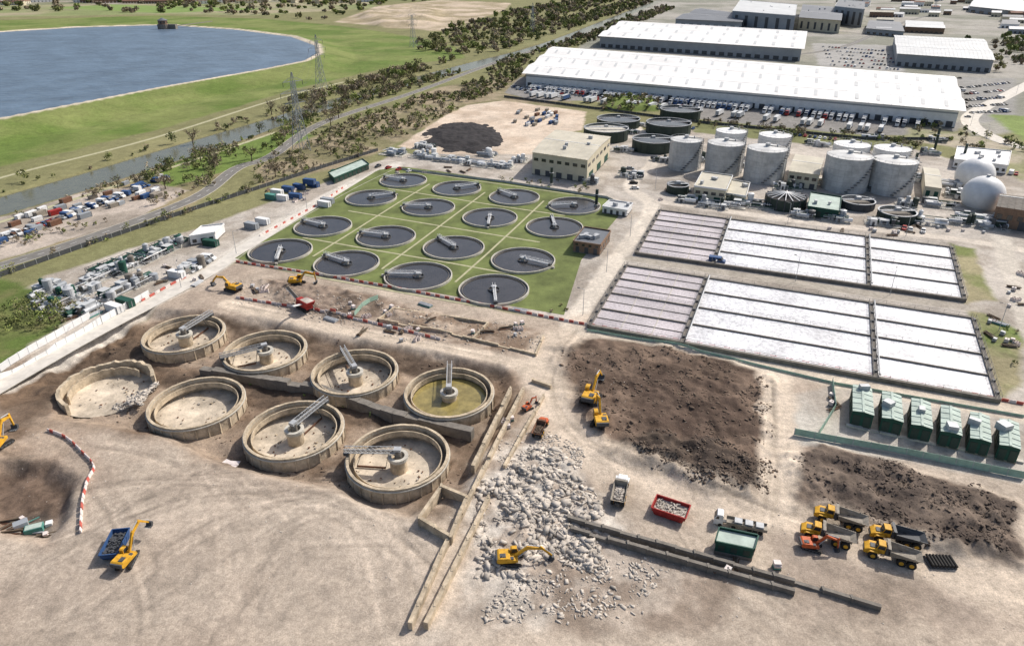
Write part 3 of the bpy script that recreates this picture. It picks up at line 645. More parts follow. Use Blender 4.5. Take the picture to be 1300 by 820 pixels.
def terrace(wk,n):
    hb=MB(); W2=n*6/2; hb.box((0,0,2.7),(n*6,8,5.4),wk); hb.add([(-W2-.3,-4.3,5.4),(W2+.3,-4.3,5.4),(W2+.3,0,8.4),(-W2-.3,0,8.4),(W2+.3,4.3,5.4),(-W2-.3,4.3,5.4)],[(0,1,2,3),(3,2,4,5)],'tile')
    for sx in (-1,1): hb.quad([(sx*W2,-4,5.4),(sx*W2,4,5.4),(sx*W2,0,8.3)],wk)
    for j in range(n):
        x=-W2+3+j*6; hb.box((x+2.8,0,8.6),(.8,.8,1.8),'brick')
        for z in (1.5,4.2): hb.box((x-1.2,-4.05,z),(1.6,.15,1.3),'glass')
        hb.box((x+1.6,-4.05,1.1),(1,.15,2.1),'white')
    return hb.mesh('terraced_house')
TM=[terrace('cream',8),terrace('cream',10),terrace('white',7),terrace('brick',12)]
for i in range(340):
    u=R(-120,470) if i<260 else R(620,900); v=R(-17,7) if i<260 else R(-18,-4)
    if 60<u<420 and v>5: continue
    x,y=G(u,v); put(random.choice(TM),'terraced_house',(x,y,0),R(-.15,.15)+random.choice([0,0,.7,1.57]),R(1.2,1.7))
b=MB(); b.cyl((0,0),9,2,13,'darkconc',16); b.cyl((0,0),7,13,19,'brick',16); b.cone((0,0),8,19,23,'roofd',16)
for k in range(8): a=k*math.pi/4; b.box((7*math.cos(a),7*math.sin(a),16),(.4,2,3),'glass',a)
b.box((14,2,9),(12,8,8),'darkconc'); b.beam((18,10,10),(30,120,9),3,1,'darkconc'); x,y=G(208,37,6); b.obj('valve_tower',(x,y,0))
# ---------------------------------------------------------------- silos / tanks
fx=lambda u,k:650+(u-650)*k
def silo(u,vt,vb,w,k='silo',name='sludge_digester_tank',roof='silo',dome=.12):
    u=fx(u,.985); x,y=G(u,vb); h=topz(u,vb,vt); r=w/2*mpp(vb)*.92; b=MB()
    b.cyl((0,0),r,-.3,h,k,48); b.cone((0,0),r+.15,h,h+r*dome,roof)
    for z in np.linspace(h*.15,h,6): b.ring((0,0),r-.02,r+.1,z-.08,z+.04,'steel',48)
    for j in range(24): a=j*2*math.pi/24; b.beam(((r+.05)*math.cos(a),(r+.05)*math.sin(a),0),((r+.05)*math.cos(a),(r+.05)*math.sin(a),h),.12,.12,k)
    n=20
    for j in range(n):
        a=j*2*math.pi/n;c=(j+1)*2*math.pi/n; b.beam((r*math.cos(a),r*math.sin(a),h+1.1),(r*math.cos(c),r*math.sin(c),h+1.1),.08,.08,'steel'); b.beam((r*math.cos(a),r*math.sin(a),h),(r*math.cos(a),r*math.sin(a),h+1.1),.08,.08,'steel')
    b.cyl((0,0),1.2,h+r*dome-.3,h+r*dome+1.3,'steel',12); b.tube((r*.5,0,h+.6),(r*.5,0,h+2),.3,'steel'); b.beam((0,0,h+r*dome+.2),(r,0,h+.6),1,.15,'dsteel')
    b.beam((r+.6,-1,0),(r+.6,-1,h+1),.8,.15,'steel')
    for j in range(14):
        a=-1.9+j*.11; z=h*(j+1)/14; b.box(((r+.6)*math.cos(a),(r+.6)*math.sin(a),z),(1,1.4,.15),'dsteel',a)
    b.obj(name,(x,y,0))
for s in ((929,166,194,40),(985,171,198,42),(1082,183,214,46),(1134,188,216,46)): silo(*s,'white',roof='white')
for s in ((871,177,213,42),(921,181,219,48),(973,188,228,52),(1077,197,239,58),(1135,203,243,56)): silo(*s)
def rtank(u,vt,vb,w,k='dgreen',top='water',rail=True):
    u=fx(u,.99); x,y=G(u,vb); h=max(2,topz(u,vb,vt)); r=w/2*mpp(vb)*.96; b=MB(); b.ring((0,0),r-.35,r,-.3,h,k,48); b.cyl((0,0),r-.3,0,h-1.2,top,48)
    b.ring((0,0),r-.4,r+.2,h-.15,h+.1,'steel',48); b.beam((-r,0,h+.3),(r,0,h+.3),1.4,.2,'steel'); railing(b,(-r,.7,h+.3),(r,.7,h+.3),'steel'); railing(b,(-r,-.7,h+.3),(r,-.7,h+.3),'steel')
    b.box((0,0,h+1),(2,2,1.2),'steel')
    for j in range(16): a=j*math.pi/8; b.beam((r*math.cos(a),r*math.sin(a),0),(r*math.cos(a),r*math.sin(a),h),.3,.3,k)
    b.obj('sludge_storage_tank',(x,y,0))
for s in ((865,138,150,52),(786,150,160,56),(850,155,168,58),(770,162,176,58,'dgreen','conc'),(830,176,190,54),(862,234,244,28,'dgreen'),(1092,254,263,42,'dsteel','darkconc'),(1142,268,279,46,'dgreen','darkconc')): rtank(*s)
x,y=G(996,262); r=24*mpp(258); h=5; b=MB(); b.cyl((0,0),r,0,h,'dgreen',32,cap='sludge')
for j in range(16): a=j*math.pi/8; b.beam((r*math.cos(a),r*math.sin(a),h),(0,0,h+1.8),.3,.3,'white'); b.beam((r*math.cos(a),r*math.sin(a),0),(r*math.cos(a),r*math.sin(a),h+.4),.4,.4,'dsteel')
b.obj('covered_thickener_tank',(x,y,0))
for u,v,rp in ((1234,236,22),(1244,262,24)):
    r=rp*mpp(v); x,y=G(u,v); b=MB(); b.dome((0,0),r,'white',r*.62,14,40,-.62); b.cyl((0,0),r*.85,-.2,.6,'conc',32); b.cyl((0,0),.8,r*1.6,r*1.66+.5,'steel',12)
    b.tube((r*.9,0,.5),(r*1.4,0,.5),.4,'steel'); o=b.obj('gas_holder_dome',(x,y,0))
    for p in o.data.polygons: p.use_smooth=len(p.vertices)==4
x,y=G(588,174)
X0,Y0=np.meshgrid(np.linspace(-1,1,90),np.linspace(-1,1,90)); a0=29;b0=44
rad=1-np.hypot(X0*1.1+.1*Y0,Y0*1.05)+(fbm(X0*3+5,Y0*3,3,5)-.5)*.8; rad=np.minimum(rad,(1-np.maximum(abs(X0),abs(Y0)))*4)
Zp=np.clip(rad,0,.45)*5*(.6+.7*fbm(X0*9,Y0*9,3))-.15; ii=np.arange(8100).reshape(90,90); Fp=np.stack([ii[:-1,:-1],ii[:-1,1:],ii[1:,1:],ii[1:,:-1]],-1).reshape(-1,4)
put(npmesh('sludge_heap',np.stack([X0*a0,Y0*b0,Zp],-1).reshape(-1,3),Fp,[M['sludge']],None,False),'sludge_heap',(x,y,0))
def plant(u,v,w,d,rz,seed,pal=('steel','white','green','dsteel'),n=9,name='process_plant_unit'):
    q=random.Random(seed); b=MB(); b.box((0,0,.1),(w,d,.3),'conc')
    for i in range(n):
        x,y=q.uniform(-.42,.42)*w,q.uniform(-.4,.4)*d; k=q.choice(pal); t=q.random()
        if t<.4:
            s=(q.uniform(1.2,4),q.uniform(1.2,3),q.uniform(1.2,3)); b.box((x,y,.25+s[2]/2),s,k); b.box((x,y,.35+s[2]),(s[0]+.2,s[1]+.2,.15),'roofg'); b.box((x,y-s[1]/2-.04,1.1),(s[0]*.4,.1,1.6),'dsteel')
        elif t<.7: r=q.uniform(.7,1.6); h=q.uniform(2,5); b.cyl((x,y),r,.2,h,k,16); b.cone((x,y),r,h,h+.5,k,16)
        else: b.tube((x-2.5,y,1.4),(x+2.5,y,1.4),.9,k,14); b.box((x-1.5,y,.5),(.4,1.6,.8),'conc'); b.box((x+1.5,y,.5),(.4,1.6,.8),'conc')
    for i in range(5):
        y=q.uniform(-.45,.45)*d; z=q.uniform(.6,2.6); b.tube((-w*.45,y,z),(w*.45,y,z),.18,q.choice(['steel','green','white'])); x=q.uniform(-.4,.4)*w; b.tube((x,-d*.45,z),(x,d*.45,z),.15,'steel'); b.tube((x,y,.2),(x,y,z),.15,'steel')
    for sgn in (-1,1): railing(b,(-w/2,sgn*d/2,.25),(w/2,sgn*d/2,.25),'steel',1.1,2)
    xx,yy=G(u,v); b.obj(name,(xx,yy,0),rz)
ga=head((356,318),(627,367)); gb=head((356,318),(512,229))
WP=('white','white','steel','wallg')
for i,(u,v,w,d) in enumerate([(500,196,16,9),(540,200,18,9),(575,205,20,9),(610,210,20,9),(640,212,12,8),(540,188,14,6),(620,198,10,6),(660,205,10,6)]): plant(u,v,w,d,ga,i,WP)
for i,(u,v,w,d) in enumerate([(70,385,12,9),(95,375,14,9),(130,352,14,8),(160,342,14,8),(190,328,12,8),(215,316,12,8),(150,372,14,6),(110,395,8,6),(240,345,12,5),(180,360,10,5),(60,372,10,5)]): plant(u,v,w,d,gb,20+i,('steel','steel','green','wallg','darkconc'),12)
for i,(u,v) in enumerate([(790,192),(800,225),(842,205),(895,205),(945,212),(1000,240),(1050,235),(1105,243),(1165,230),(1195,262),(1215,250),(1120,285),(1175,283),(1230,285),(960,262),(1040,185),(1110,176),(1180,196),(750,232),(820,160),(1260,290),(905,262),(1020,275),(1060,280),(870,255),(930,262),(1200,235),(1240,280),(1190,180),(800,170),(1150,262)]): plant(u,v,R(8,16),R(5,9),ga,50+i,('steel','white','dgreen','dsteel','wallg'),8)
for i,(u,v) in enumerate([(128,348),(146,341),(166,334),(186,326),(206,318),(226,311)]):
    b=MB(); b.box((0,0,.7),(8,5,1.4),'conc'); b.box((0,0,1.42),(7.2,4.2,.1),'glass')
    for s in (-1,1): railing(b,(-4,s*2.5,1.4),(4,s*2.5,1.4),'dsteel',1.2,1.3,.12); railing(b,(s*4,-2.5,1.4),(s*4,2.5,1.4),'dsteel',1.2,1.3,.12)
    for k in range(4): b.box((-3+k*2,0,2),(.5,4.6,.5),'green')
    b.tube((-4.4,-3,2.2),(4.4,-3,2.2),.3,'teal'); x,y=G(u,v); b.obj('screening_channel_unit',(x,y,0),gb+1.57)
def container(k,L=6.1,h=2.6):
    b=MB(); b.box((0,0,h/2),(L,2.4,h-.1),k)
    for s in (-1,1):
        for j in range(int(L/.5)): b.box((-L/2+.3+j*.5,s*1.21,h/2),(.2,.08,h-.4),k)
    for sx in (-1,1):
        for sy in (-1,1): b.box((sx*(L/2-.05),sy*1.17,h/2),(.18,.18,h),'dsteel')
    b.box((L/2+.03,-.6,h/2),(.06,1.1,h-.4),k); b.box((L/2+.03,.6,h/2),(.06,1.1,h-.4),k); b.beam((L/2+.1,.1,.3),(L/2+.1,.1,h-.3),.06,.06,'steel'); b.beam((L/2+.1,-.1,.3),(L/2+.1,-.1,h-.3),.06,.06,'steel')
    return b.mesh('shipping_container')
CM={k:container(k) for k in ('blue','green','red','white','teal','rust','wallg','bed')}
def cont(u,v,k,rz,z=0,name='shipping_container',sc=1): x,y=G(u,v); put(CM[k],name,(x,y,max(HG(x,y),0)+z),rz,sc)
for i,(u,v,k,z) in enumerate([(352,247,'white',0),(366,243,'blue',0),(380,240,'blue',0),(394,240,'blue',2.6),(398,237,'blue',0),(375,252,'blue',0),(358,254,'white',0),(412,262,'white',0),(416,258,'wallg',0),(345,253,'teal',0),(428,222,'green',0),(255,303,'wallg',0),(268,312,'green',0),(1150,150,'white',0),(320,290,'wallg',0),(334,284,'white',0),(160,388,'green',0),(146,395,'white',0),(225,352,'white',0),(250,338,'wallg',0)]): cont(u,v,k,ga+R(-.1,.1),z)
for i in range(34):
    u=R(0,205); v=298-u*.31+R(-16,16); cont(u,v,random.choice(['blue','red','white','bed','wallg','white','wallg','rust','white']),gb+R(-.3,.3),0,sc=R(.6,.9))
for i in range(26): cont(675+R(-22,32),148+R(-9,12),random.choice(['bed','white','blue','wallg','white','rust']),gb+R(-.2,.2),sc=.8)
def skip(k,load='rubble',w=6,d=2.5,h=1.6):
    b=MB(); t=.12
    o=[(-w/2,-d/2),(w/2,-d/2),(w/2,d/2),(-w/2,d/2)]; i0=[(a*.8,c*.9) for a,c in o]; inn=[(a*.96,c*.93) for a,c in o]
    for j in range(4):
        a,c=o[j],o[(j+1)%4];e,f=i0[j],i0[(j+1)%4]; g,hh=inn[j],inn[(j+1)%4]
        b.quad([(*e,.15),(*f,.15),(*c,h),(*a,h)],k); b.quad([(*a,h),(*c,h),(*hh,h),(*g,h)],k); b.quad([(*g,h),(*hh,h),(*hh,h*.5),(*g,h*.5)],k)
        b.beam((*a,h-.05),(*c,h-.05),.16,.16,k)
        for q in np.linspace(.15,.85,6): b.beam((e[0]+(f[0]-e[0])*q,e[1]+(f[1]-e[1])*q,.2),(a[0]+(c[0]-a[0])*q,a[1]+(c[1]-a[1])*q,h),.12,.12,k)
    b.quad([(*p,h*.6) for p in inn],load); q=random.Random(5)
    for j in range(90): b.box((q.uniform(-w*.42,w*.42),q.uniform(-d*.4,d*.4),h*.65+q.uniform(0,.25)),(q.uniform(.15,.6),q.uniform(.1,.4),q.uniform(.1,.3)),load,q.uniform(0,3))
    return b.mesh('waste_skip')
def place(me,name,u,v,to,z=0,sc=1,bev=0,dz=0):
    x,y=G(u,v); return put(me,name,(x,y,HG(x,y)+dz),head((u,v),to),sc,bev)
place(skip('red','rubble',7,4.2,1.9),'waste_skip',851,650,(875,658))
place(skip('blue','dsteel',6.5,3.2,2.0),'waste_skip',148,696,(156,680))
qb('green_site_cabin',[(909,687),(957,697),(962,680),(914,670)],2.8,'green','greenp',0,0,win=[D(0,3,.9,2.2,.5,'dgreen'),D(1,1,.2,2.2,.5,'dgreen')],trim='green')
def pallet(q):
    b=MB()
    for i in range(5): b.box((0,-.5+i*.25,.13),(1.2,.12,.03),'bark')
    b.box((0,0,.06),(1.2,1,.09),'bark'); 
    for i in range(3): b.box((q.uniform(-.1,.1),q.uniform(-.1,.1),.3+i*.36),(1.1,.9,.33),q.choice(['barw','rubble','steel','teal']))
    return b.mesh('pallet_stack')
def bags(q):
    b=MB()
    for i in range(5): b.box((i%3*1.0,i//3*1.0,.45),(.9,.9,.9),'barw',q.uniform(-.3,.3),.85,.85); b.cone((i%3*1.0,i//3*1.0),.4,.88,1.1,'soil',8)
    return b.mesh('aggregate_bag_group')
def timber(q):
    b=MB()
    for i in range(10): b.beam((-2+q.uniform(-.2,.2),q.uniform(-.7,.7),.1+i*.07),(2+q.uniform(-.2,.2),q.uniform(-.7,.7),.1+i*.07),.25,.1,q.choice(['bark','rust','bed']))
    return b.mesh('timber_pile')
def ibc(q):
    b=MB(); b.box((0,0,.08),(1.2,1,.14),'bark'); b.box((0,0,.65),(1.1,.9,.98),'barw')
    for x in (-.58,0,.58):
        for y in (-.48,.48): b.beam((x,y,.1),(x,y,1.16),.05,.05,'steel')
    for z in (.4,.8,1.15):
        for y in (-.48,.48): b.beam((-.6,y,z),(.6,y,z),.04,.04,'steel')
    b.cyl((0,0),.15,1.13,1.22,'dsteel',10); return b.mesh('intermediate_bulk_container')
qq=random.Random(4); CLT=[('pallet_stack',pallet(qq)),('pallet_stack',pallet(qq)),('aggregate_bag_group',bags(qq)),('timber_pile',timber(qq)),('timber_pile',timber(qq)),('intermediate_bulk_container',ibc(qq))]
for (u0,v0,du,dv,n) in ((560,420,110,14,16),(470,395,30,8,8),(1275,420,20,20,10),(100,395,50,12,12),(230,350,30,12,10),(540,215,60,5,10),(370,250,30,8,10),(1200,292,60,6,12),(330,368,40,6,8),(640,545,10,14,3),(30,655,30,14,6),(1290,350,10,40,8),(960,722,50,12,4),(900,250,60,8,12),(1100,296,80,6,10),(860,180,40,6,8),(1060,512,6,8,4)):
    for k in range(n):
        nm,me_=random.choice(CLT); x,y=G(u0+R(-du,du),v0+R(-dv,dv)); put(me_,nm,(x,y,HG(x,y)),R(0,6.28),R(.8,1.2))
# ---------------------------------------------------------------- vehicles
def excavator(k='yellow',reach=0,slew=0):
    b=MB()
    for s in (-1.25,1.25):
        b.prof([(-2.1,.08),(-2.45,.3),(-2.5,.6),(-2.2,.92),(2.2,.92),(2.5,.6),(2.45,.3),(2.1,.08)],s-.3,s+.3,'black')
        for x in (-1.9,-1.1,-.3,.5,1.3,1.95): b.tube((x,s-.34,.42),(x,s+.34,.42),.27,'dsteel',10)
        b.box((0,s,.62),(3.2,.66,.16),'dsteel')
    b.box((0,0,.65),(2,2,.45),'dsteel'); b.cyl((0,0),.85,.85,1.15,'dsteel',20)
    n0=len(b.v)
    b.prof([(-2.7,1.25),(-2.9,1.6),(-2.85,2.2),(-2.4,2.45),(-.2,2.35),(0,1.9),(1.4,1.8),(1.5,1.15),(-2.4,1.12)],-1.4,1.4,k)
    b.prof([(-2.95,1.3),(-3.1,1.7),(-3.0,2.25),(-2.5,2.3),(-2.5,1.2)],-1.35,1.35,'dsteel')
    b.box((-1.6,-.5,2.5),(1.2,1.0,.12),'dsteel'); b.tube((-1.9,-.9,2.4),(-1.9,-.9,2.9),.08,'dsteel')
    b.box((-.2,-.9,1.95),(1.6,.7,.35),'dsteel')
    b.prof([(.05,1.2),(.05,2.95),(.35,3.1),(1.35,3.1),(1.75,2.2),(1.7,1.2)],.5,1.4,k)
    b.prof([(.2,1.95),(.2,2.85),(.4,2.98),(1.28,2.98),(1.62,2.2),(1.62,1.95)],.47,1.43,'glass'); b.prof([(1.42,3.0),(1.78,2.22),(1.78,1.6),(1.74,1.6),(1.74,2.2),(1.38,2.98)],.58,1.32,'glass')
    if reach==0: A,B2,C,Dp=(.9,1.8),(3.2,4.5),(6.0,3.4),(6.3,.9)
    elif reach==1: A,B2,C,Dp=(.9,1.8),(3.0,5.2),(5.4,6.0),(7.6,3.6)
    else: A,B2,C,Dp=(.9,1.8),(3.6,3.9),(6.6,3.3),(8.6,1.2)
    def seg(p,q,h0,h1,w):
        d=Vector((q[0]-p[0],q[1]-p[1])).normalized(); n=Vector((-d.y,d.x))
        b.prof([(p[0]-n.x*h0,p[1]-n.y*h0),(q[0]-n.x*h1,q[1]-n.y*h1),(q[0]+n.x*h1,q[1]+n.y*h1),(p[0]+n.x*h0,p[1]+n.y*h0)],-.1-w/2,-.1+w/2,k)
    seg(A,B2,.22,.36,.42); seg((B2[0]-.2,B2[1]-.1),C,.36,.18,.4); d=Vector((Dp[0]-C[0],Dp[1]-C[1])).normalized(); seg((C[0]-d.x*.8,C[1]-d.y*.8),Dp,.25,.14,.32)
    for y in (-.5,.3): b.tube((1.5,y,1.7),(B2[0]-.3,y,B2[1]-.6),.1,'steel',8)
    b.tube((B2[0],-.1,B2[1]+.5),(C[0]-d.x*.7,-.1,C[1]-d.y*.7+.15),.1,'steel',8); b.tube((C[0]+d.x*.2+.3,-.1,C[1]+d.y*.2+.1),(Dp[0]+.25,-.1,Dp[1]+.3),.08,'steel',8)
    x,z=Dp; b.prof([(x-.1,z+.2),(x+.35,z+.1),(x+.5,z-.5),(x+.1,z-1.05),(x-.6,z-1.1),(x-.9,z-.75),(x-.3,z-.65),(x-.1,z-.2)],-.75,.55,'dsteel')
    for y in (-.65,-.3,.05,.4): b.beam((x-.85,y,z-.8),(x-1.1,y,z-.65),.12,.1,'steel')
    ca,sa=math.cos(slew),math.sin(slew)
    for i in range(n0,len(b.v)): p=b.v[i]; b.v[i]=(p[0]*ca-p[1]*sa,p[0]*sa+p[1]*ca,p[2])
    return b.mesh('excavator')
E0,E1,E2=excavator('yellow',0,.5),excavator('yellow',1,-.3),excavator('yellow',2,.2)
EO=excavator('orange',0,.3); ES=excavator('yellow',2,0)
place(ES,'excavator',296,368,(272,362),sc=1.1,bev=.04); place(E0,'excavator',378,362,(400,366),sc=1.0,bev=.04)
place(E2,'excavator',750,508,(778,478),sc=1.2,bev=.04); place(E0,'excavator',762,537,(780,508),sc=1.1,bev=.04)
place(E1,'excavator',162,712,(182,672),sc=.9,bev=.04); place(E2,'excavator',648,712,(690,716),sc=.9,bev=.04); place(E0,'excavator',-2,566,(28,548),sc=1.1,bev=.04)
place(EO,'excavator',1030,694,(1050,700),sc=.75,bev=.04); place(EO,'compact_excavator',670,518,(690,510),sc=.55,bev=.03)
def wheel(b,x,y,r,w): 
    b.tube((x,y-w/2,r),(x,y+w/2,r),r,'black',18); b.tube((x,y-w/2-.03,r),(x,y+w/2+.03,r),r*.5,'yellow',12)
def dumper(k='yellow',bed='bed',load=None):
    b=MB()
    for x in (3.5,-1.5,-3.3):
        for y in (-1.25,1.25): wheel(b,x,y,.88,.62)
    b.box((-1.8,0,1.15),(5.4,.9,.5),'dsteel'); b.box((3.3,0,1.15),(3.2,1.0,.5),'dsteel'); b.box((.9,0,1.2),(1.2,.7,.6),'dsteel')
    b.prof([(2.7,1.3),(2.7,2.35),(4.3,2.2),(5.1,1.8),(5.2,1.0),(4.6,.9)],-1.05,1.05,k); b.box((5.2,0,1.35),(.1,1.5,.6),'dsteel'); b.box((3.7,0,2.36),(.9,1.2,.06),'dsteel')
    for y in (-1.3,1.3): b.prof([(2.5,1.75),(2.8,2.0),(4.2,2.0),(4.6,1.6),(4.5,1.55),(4.1,1.88),(2.9,1.88),(2.6,1.65)],y-.32,y+.32,k)
    b.prof([(1.5,1.4),(1.5,3.35),(1.7,3.45),(2.8,3.45),(3.1,2.3),(3.1,1.4)],-.85,.85,k); b.prof([(1.65,2.4),(1.65,3.25),(2.7,3.25),(2.98,2.4)],-.88,.88,'glass'); b.prof([(2.88,3.3),(3.16,2.4),(3.12,2.4),(2.84,3.3)],-.75,.75,'glass')
    b.box((1.2,.9,2.2),(.5,.4,1.4),'dsteel')
    top=[(-5.0,-1.6),(.9,-1.6),(.9,1.6),(-5.0,1.6)];bot=[(-4.0,-1.1),(.5,-1.1),(.5,1.1),(-4.0,1.1)];zt=[2.5,3.1,3.1,2.5];zb=[1.75,1.45,1.45,1.75];inn=[(-4.95,-1.48),(.78,-1.48),(.78,1.48),(-4.95,1.48)]
    for j in (0,1,2):
        n=(j+1)%4
        b.quad([(*bot[j],zb[j]),(*bot[n],zb[n]),(*top[n],zt[n]),(*top[j],zt[j])],bed); b.quad([(*top[j],zt[j]),(*top[n],zt[n]),(*inn[n],zt[n]),(*inn[j],zt[j])],bed)
        b.quad([(*inn[j],zt[j]),(*inn[n],zt[n]),(bot[n][0],bot[n][1],zb[n]+.1),(bot[j][0],bot[j][1],zb[j]+.1)],bed)
    b.quad([(*bot[j],zb[j]+.1) for j in range(4)],bed); b.quad([(*bot[0],1.85),(*bot[3],1.85),(*top[3],2.5),(*top[0],2.5)],bed)
    for x in (-3.5,-2.2,-.9,.3):
        for s in (-1,1): b.beam((x,s*1.15,1.6),(x,s*1.62,2.85),.16,.12,bed)
    b.prof([(.7,3.0),(.7,3.6),(1.3,3.65),(1.3,3.55),(.85,3.5),(.85,3.0)],-1.5,1.5,bed)
    if load:
        q=random.Random(2)
        for i in range(110):
            x=q.uniform(-4,.3); y=q.uniform(-1.1,1.1); z=2.0+.7*(1-abs(y)/1.3)*(1-abs(x+1.8)/3)*q.uniform(.4,1); s=q.uniform(.3,.8); b.box((x,y,z),(s,s*.8,s*.6),load,q.uniform(0,3),.6,.6)
    return b.mesh('articulated_dump_truck')
DT=dumper('yellow','bed',None); DW=dumper('white','bed','rubble'); DO=dumper('orange','rust','soil'); DE=dumper('yellow','dsteel')
place(DT,'articulated_dump_truck',1066,664,(1036,656),sc=.95,bev=.04); place(DT,'articulated_dump_truck',1050,684,(1020,676),sc=.95,bev=.04)
place(DE,'articulated_dump_truck',1138,686,(1108,680),sc=.95,bev=.04); place(DT,'articulated_dump_truck',1132,707,(1102,699),sc=.95,bev=.04)
place(DW,'articulated_dump_truck',787,627,(793,600),sc=.9,bev=.04); place(DO,'articulated_dump_truck',686,546,(694,530),sc=.75,bev=.04)
def lorry(cab='white',box='white',L=13,flat=False):
    b=MB()
    for x in ([5.2,2.0]+[-L/2+1.2,-L/2+2.5,-L/2+3.8]):
        for y in (-1.05,1.05): b.tube((x,y-.25,.5),(x,y+.25,.5),.5,'black',12)
    b.box((0,0,.9),(L,.9,.3),'dsteel')
    b.prof([(4.6,.5),(4.6,3.2),(4.9,3.6),(6.1,3.5),(6.7,2.2),(6.75,.5)],-1.2,1.2,cab); b.prof([(6.2,3.3),(6.72,2.25),(6.76,2.25),(6.26,3.32)],-1.05,1.05,'glass'); b.prof([(5.6,2.2),(5.6,3.1),(6.1,3.1),(6.5,2.2)],-1.23,1.23,'glass')
    if not flat: b.box((4.3-L/2-.3,0,2.65),(L-2.2,2.5,2.9),box); b.box((4.3-L/2-.3,0,4.12),(L-2.1,2.6,.08),'roofg'); b.box((4.3-L/2-.3-(L-2.2)/2-.03,0,2.6),(.06,2.2,2.6),'steel')
    else:
        b.box((-1,0,1.2),(9.5,2.5,.2),box)
        for s in (-1,1): b.box((-1,s*1.2,1.6),(9.5,.08,.6),box)
        for x in (-4,-1.5,1): b.box((x,.1,1.8),(1.8,1.8,.9),'steel')
    return b.mesh('lorry')
LM=[lorry(),lorry('white','wallg'),lorry('white','white'),lorry('blue','white'),lorry('white','roofg'),lorry('red','white'),lorry(),lorry('white','white'),lorry('wallg','blue')]
LF=lorry('white','bed',11,True); place(LF,'flatbed_lorry',942,668,(905,660),sc=.8,bev=.03)
fa=Vector((*G(668,93,12),0)); fb=Vector((*G(1218,140,12),0)); e=(fb-fa).normalized(); nrm=Vector((e.y,-e.x,0)); hn=math.atan2(nrm.y,nrm.x)
Lw=(fb-fa).length; d=12
while d<Lw-15:
    if random.random()<.85: p=fa+e*d+nrm*9; put(random.choice(LM),'lorry',(p.x,p.y,0),hn)
    d+=random.choice([4,4,4,5,8])
d=30
while d<Lw-40:
    if random.random()<.55: p=fa+e*d+nrm*R(36,38); put(random.choice(LM),'lorry',(p.x,p.y,0),hn+math.pi)
    d+=random.choice([4,4,4.5,7])
def car(k):
    b=MB(); b.prof([(-2.1,.3),(-2.2,.75),(-1.9,.95),(1.0,.95),(2.0,.8),(2.2,.6),(2.15,.3)],-.85,.85,k); b.prof([(-1.8,.93),(-1.3,1.42),(.3,1.44),(1.05,.93)],-.74,.74,'glass'); b.box((-.5,0,1.45),(1.5,1.4,.06),k)
    for x in (-1.35,1.35):
        for y in (-.78,.78): b.tube((x,y-.12,.32),(x,y+.12,.32),.32,'black',10)
    return b.mesh('car')
def van(k):
    b=MB(); b.prof([(-2.7,.4),(-2.7,2.3),(1.2,2.35),(1.9,1.4),(2.7,1.15),(2.75,.4)],-1,1,k); b.prof([(1.25,2.25),(1.88,1.42),(1.92,1.45),(1.3,2.3)],-.85,.85,'glass'); b.prof([(.5,1.4),(.5,2.1),(1.15,2.1),(1.65,1.4)],-1.02,1.02,'glass')
    for x in (-1.7,1.7):
        for y in (-.9,.9): b.tube((x,y-.15,.38),(x,y+.15,.38),.38,'black',10)
    return b.mesh('van')
KM=[car(k) for k in ('white','dsteel','red','blue','steel','black','wallg','white')]; VM=[van('white'),van('white'),van('wallg'),van('blue')]
def cars(px0,px1,n,side=1,van_p=.15,fill=.8,name='parked_car'):
    a=Vector((*G(*px0),0));c=Vector((*G(*px1),0)); h=math.atan2((c-a).y,(c-a).x)+math.pi/2
    for j in range(n):
        if random.random()>fill: continue
        p=a.lerp(c,j/max(1,n-1)); v_=random.random()<van_p
        put(random.choice(VM if v_ else KM),'parked_van' if v_ else name,(p.x,p.y,max(0,HG(p.x,p.y))+.02),h+random.choice([0,math.pi])+R(-.04,.04))
for r in range(6): cars((1045+r*2,60+r*4.6),(1125+r*3,66+r*4.6),20,fill=.7)
for r in range(5): cars((1226+r,112+r*8),(1280,106+r*9),14,fill=.6)
for r in range(3): cars((648+r*10,110+r*4),(690+r*12,116+r*4),14)
cars((700,118),(780,128),18); cars((1230,156),(1218,100),12,fill=.5)
for r in range(6): cars((5+r*28,304-r*10),(60+r*30,286-r*12),11,fill=.8,van_p=.3)
cars((480,212),(520,218),4); cars((800,215),(806,240),5); cars((1010,172),(1060,178),9); cars((1140,290),(1180,296),6); cars((1220,212),(1290,222),12); cars((265,330),(240,346),5,van_p=.6); cars((840,160),(880,164),6)
place(VM[3],'van',910,334,(930,337),sc=1.1)
b=MB()
for s in (-1.2,1.2): b.prof([(-2.6,.1),(-3,.5),(-2.6,.95),(2.6,.95),(3,.5),(2.6,.1)],s-.3,s+.3,'black')
b.box((0,0,1.5),(6,2.2,1.1),'red'); b.prof([(-3,2.0),(-4.2,3.6),(.2,3.6),(-.6,2.0)],-1.5,1.5,'red'); b.prof([(-3.9,3.62),(-3.7,3.64),(-.1,3.64),(0,3.62)],-1.3,1.3,'rubble'); b.box((1.6,0,2.5),(2.4,2,1),'red')
b.beam((2.4,0,1.6),(9,0,4.4),1.1,.35,'white'); b.beam((2.4,0,1.85),(9,0,4.65),.9,.1,'black'); b.beam((4.5,0,2.4),(3,0,.9),.2,.2,'red'); b.beam((-1,1.2,2.4),(-3,5.5,4),.7,.3,'white')
place(b.mesh('mobile_crusher'),'mobile_crusher',387,392,(360,377),sc=1.05)
b=MB()
for i in range(8):
    b.tube((i*.75-3,-1.6,.3),(i*.75-3,1.6,.3),.3,'dsteel',10)
    b.tube((i*.7-2.6,-1.6,.85),(i*.7-2.6,1.6,.85),.3,'black',10)
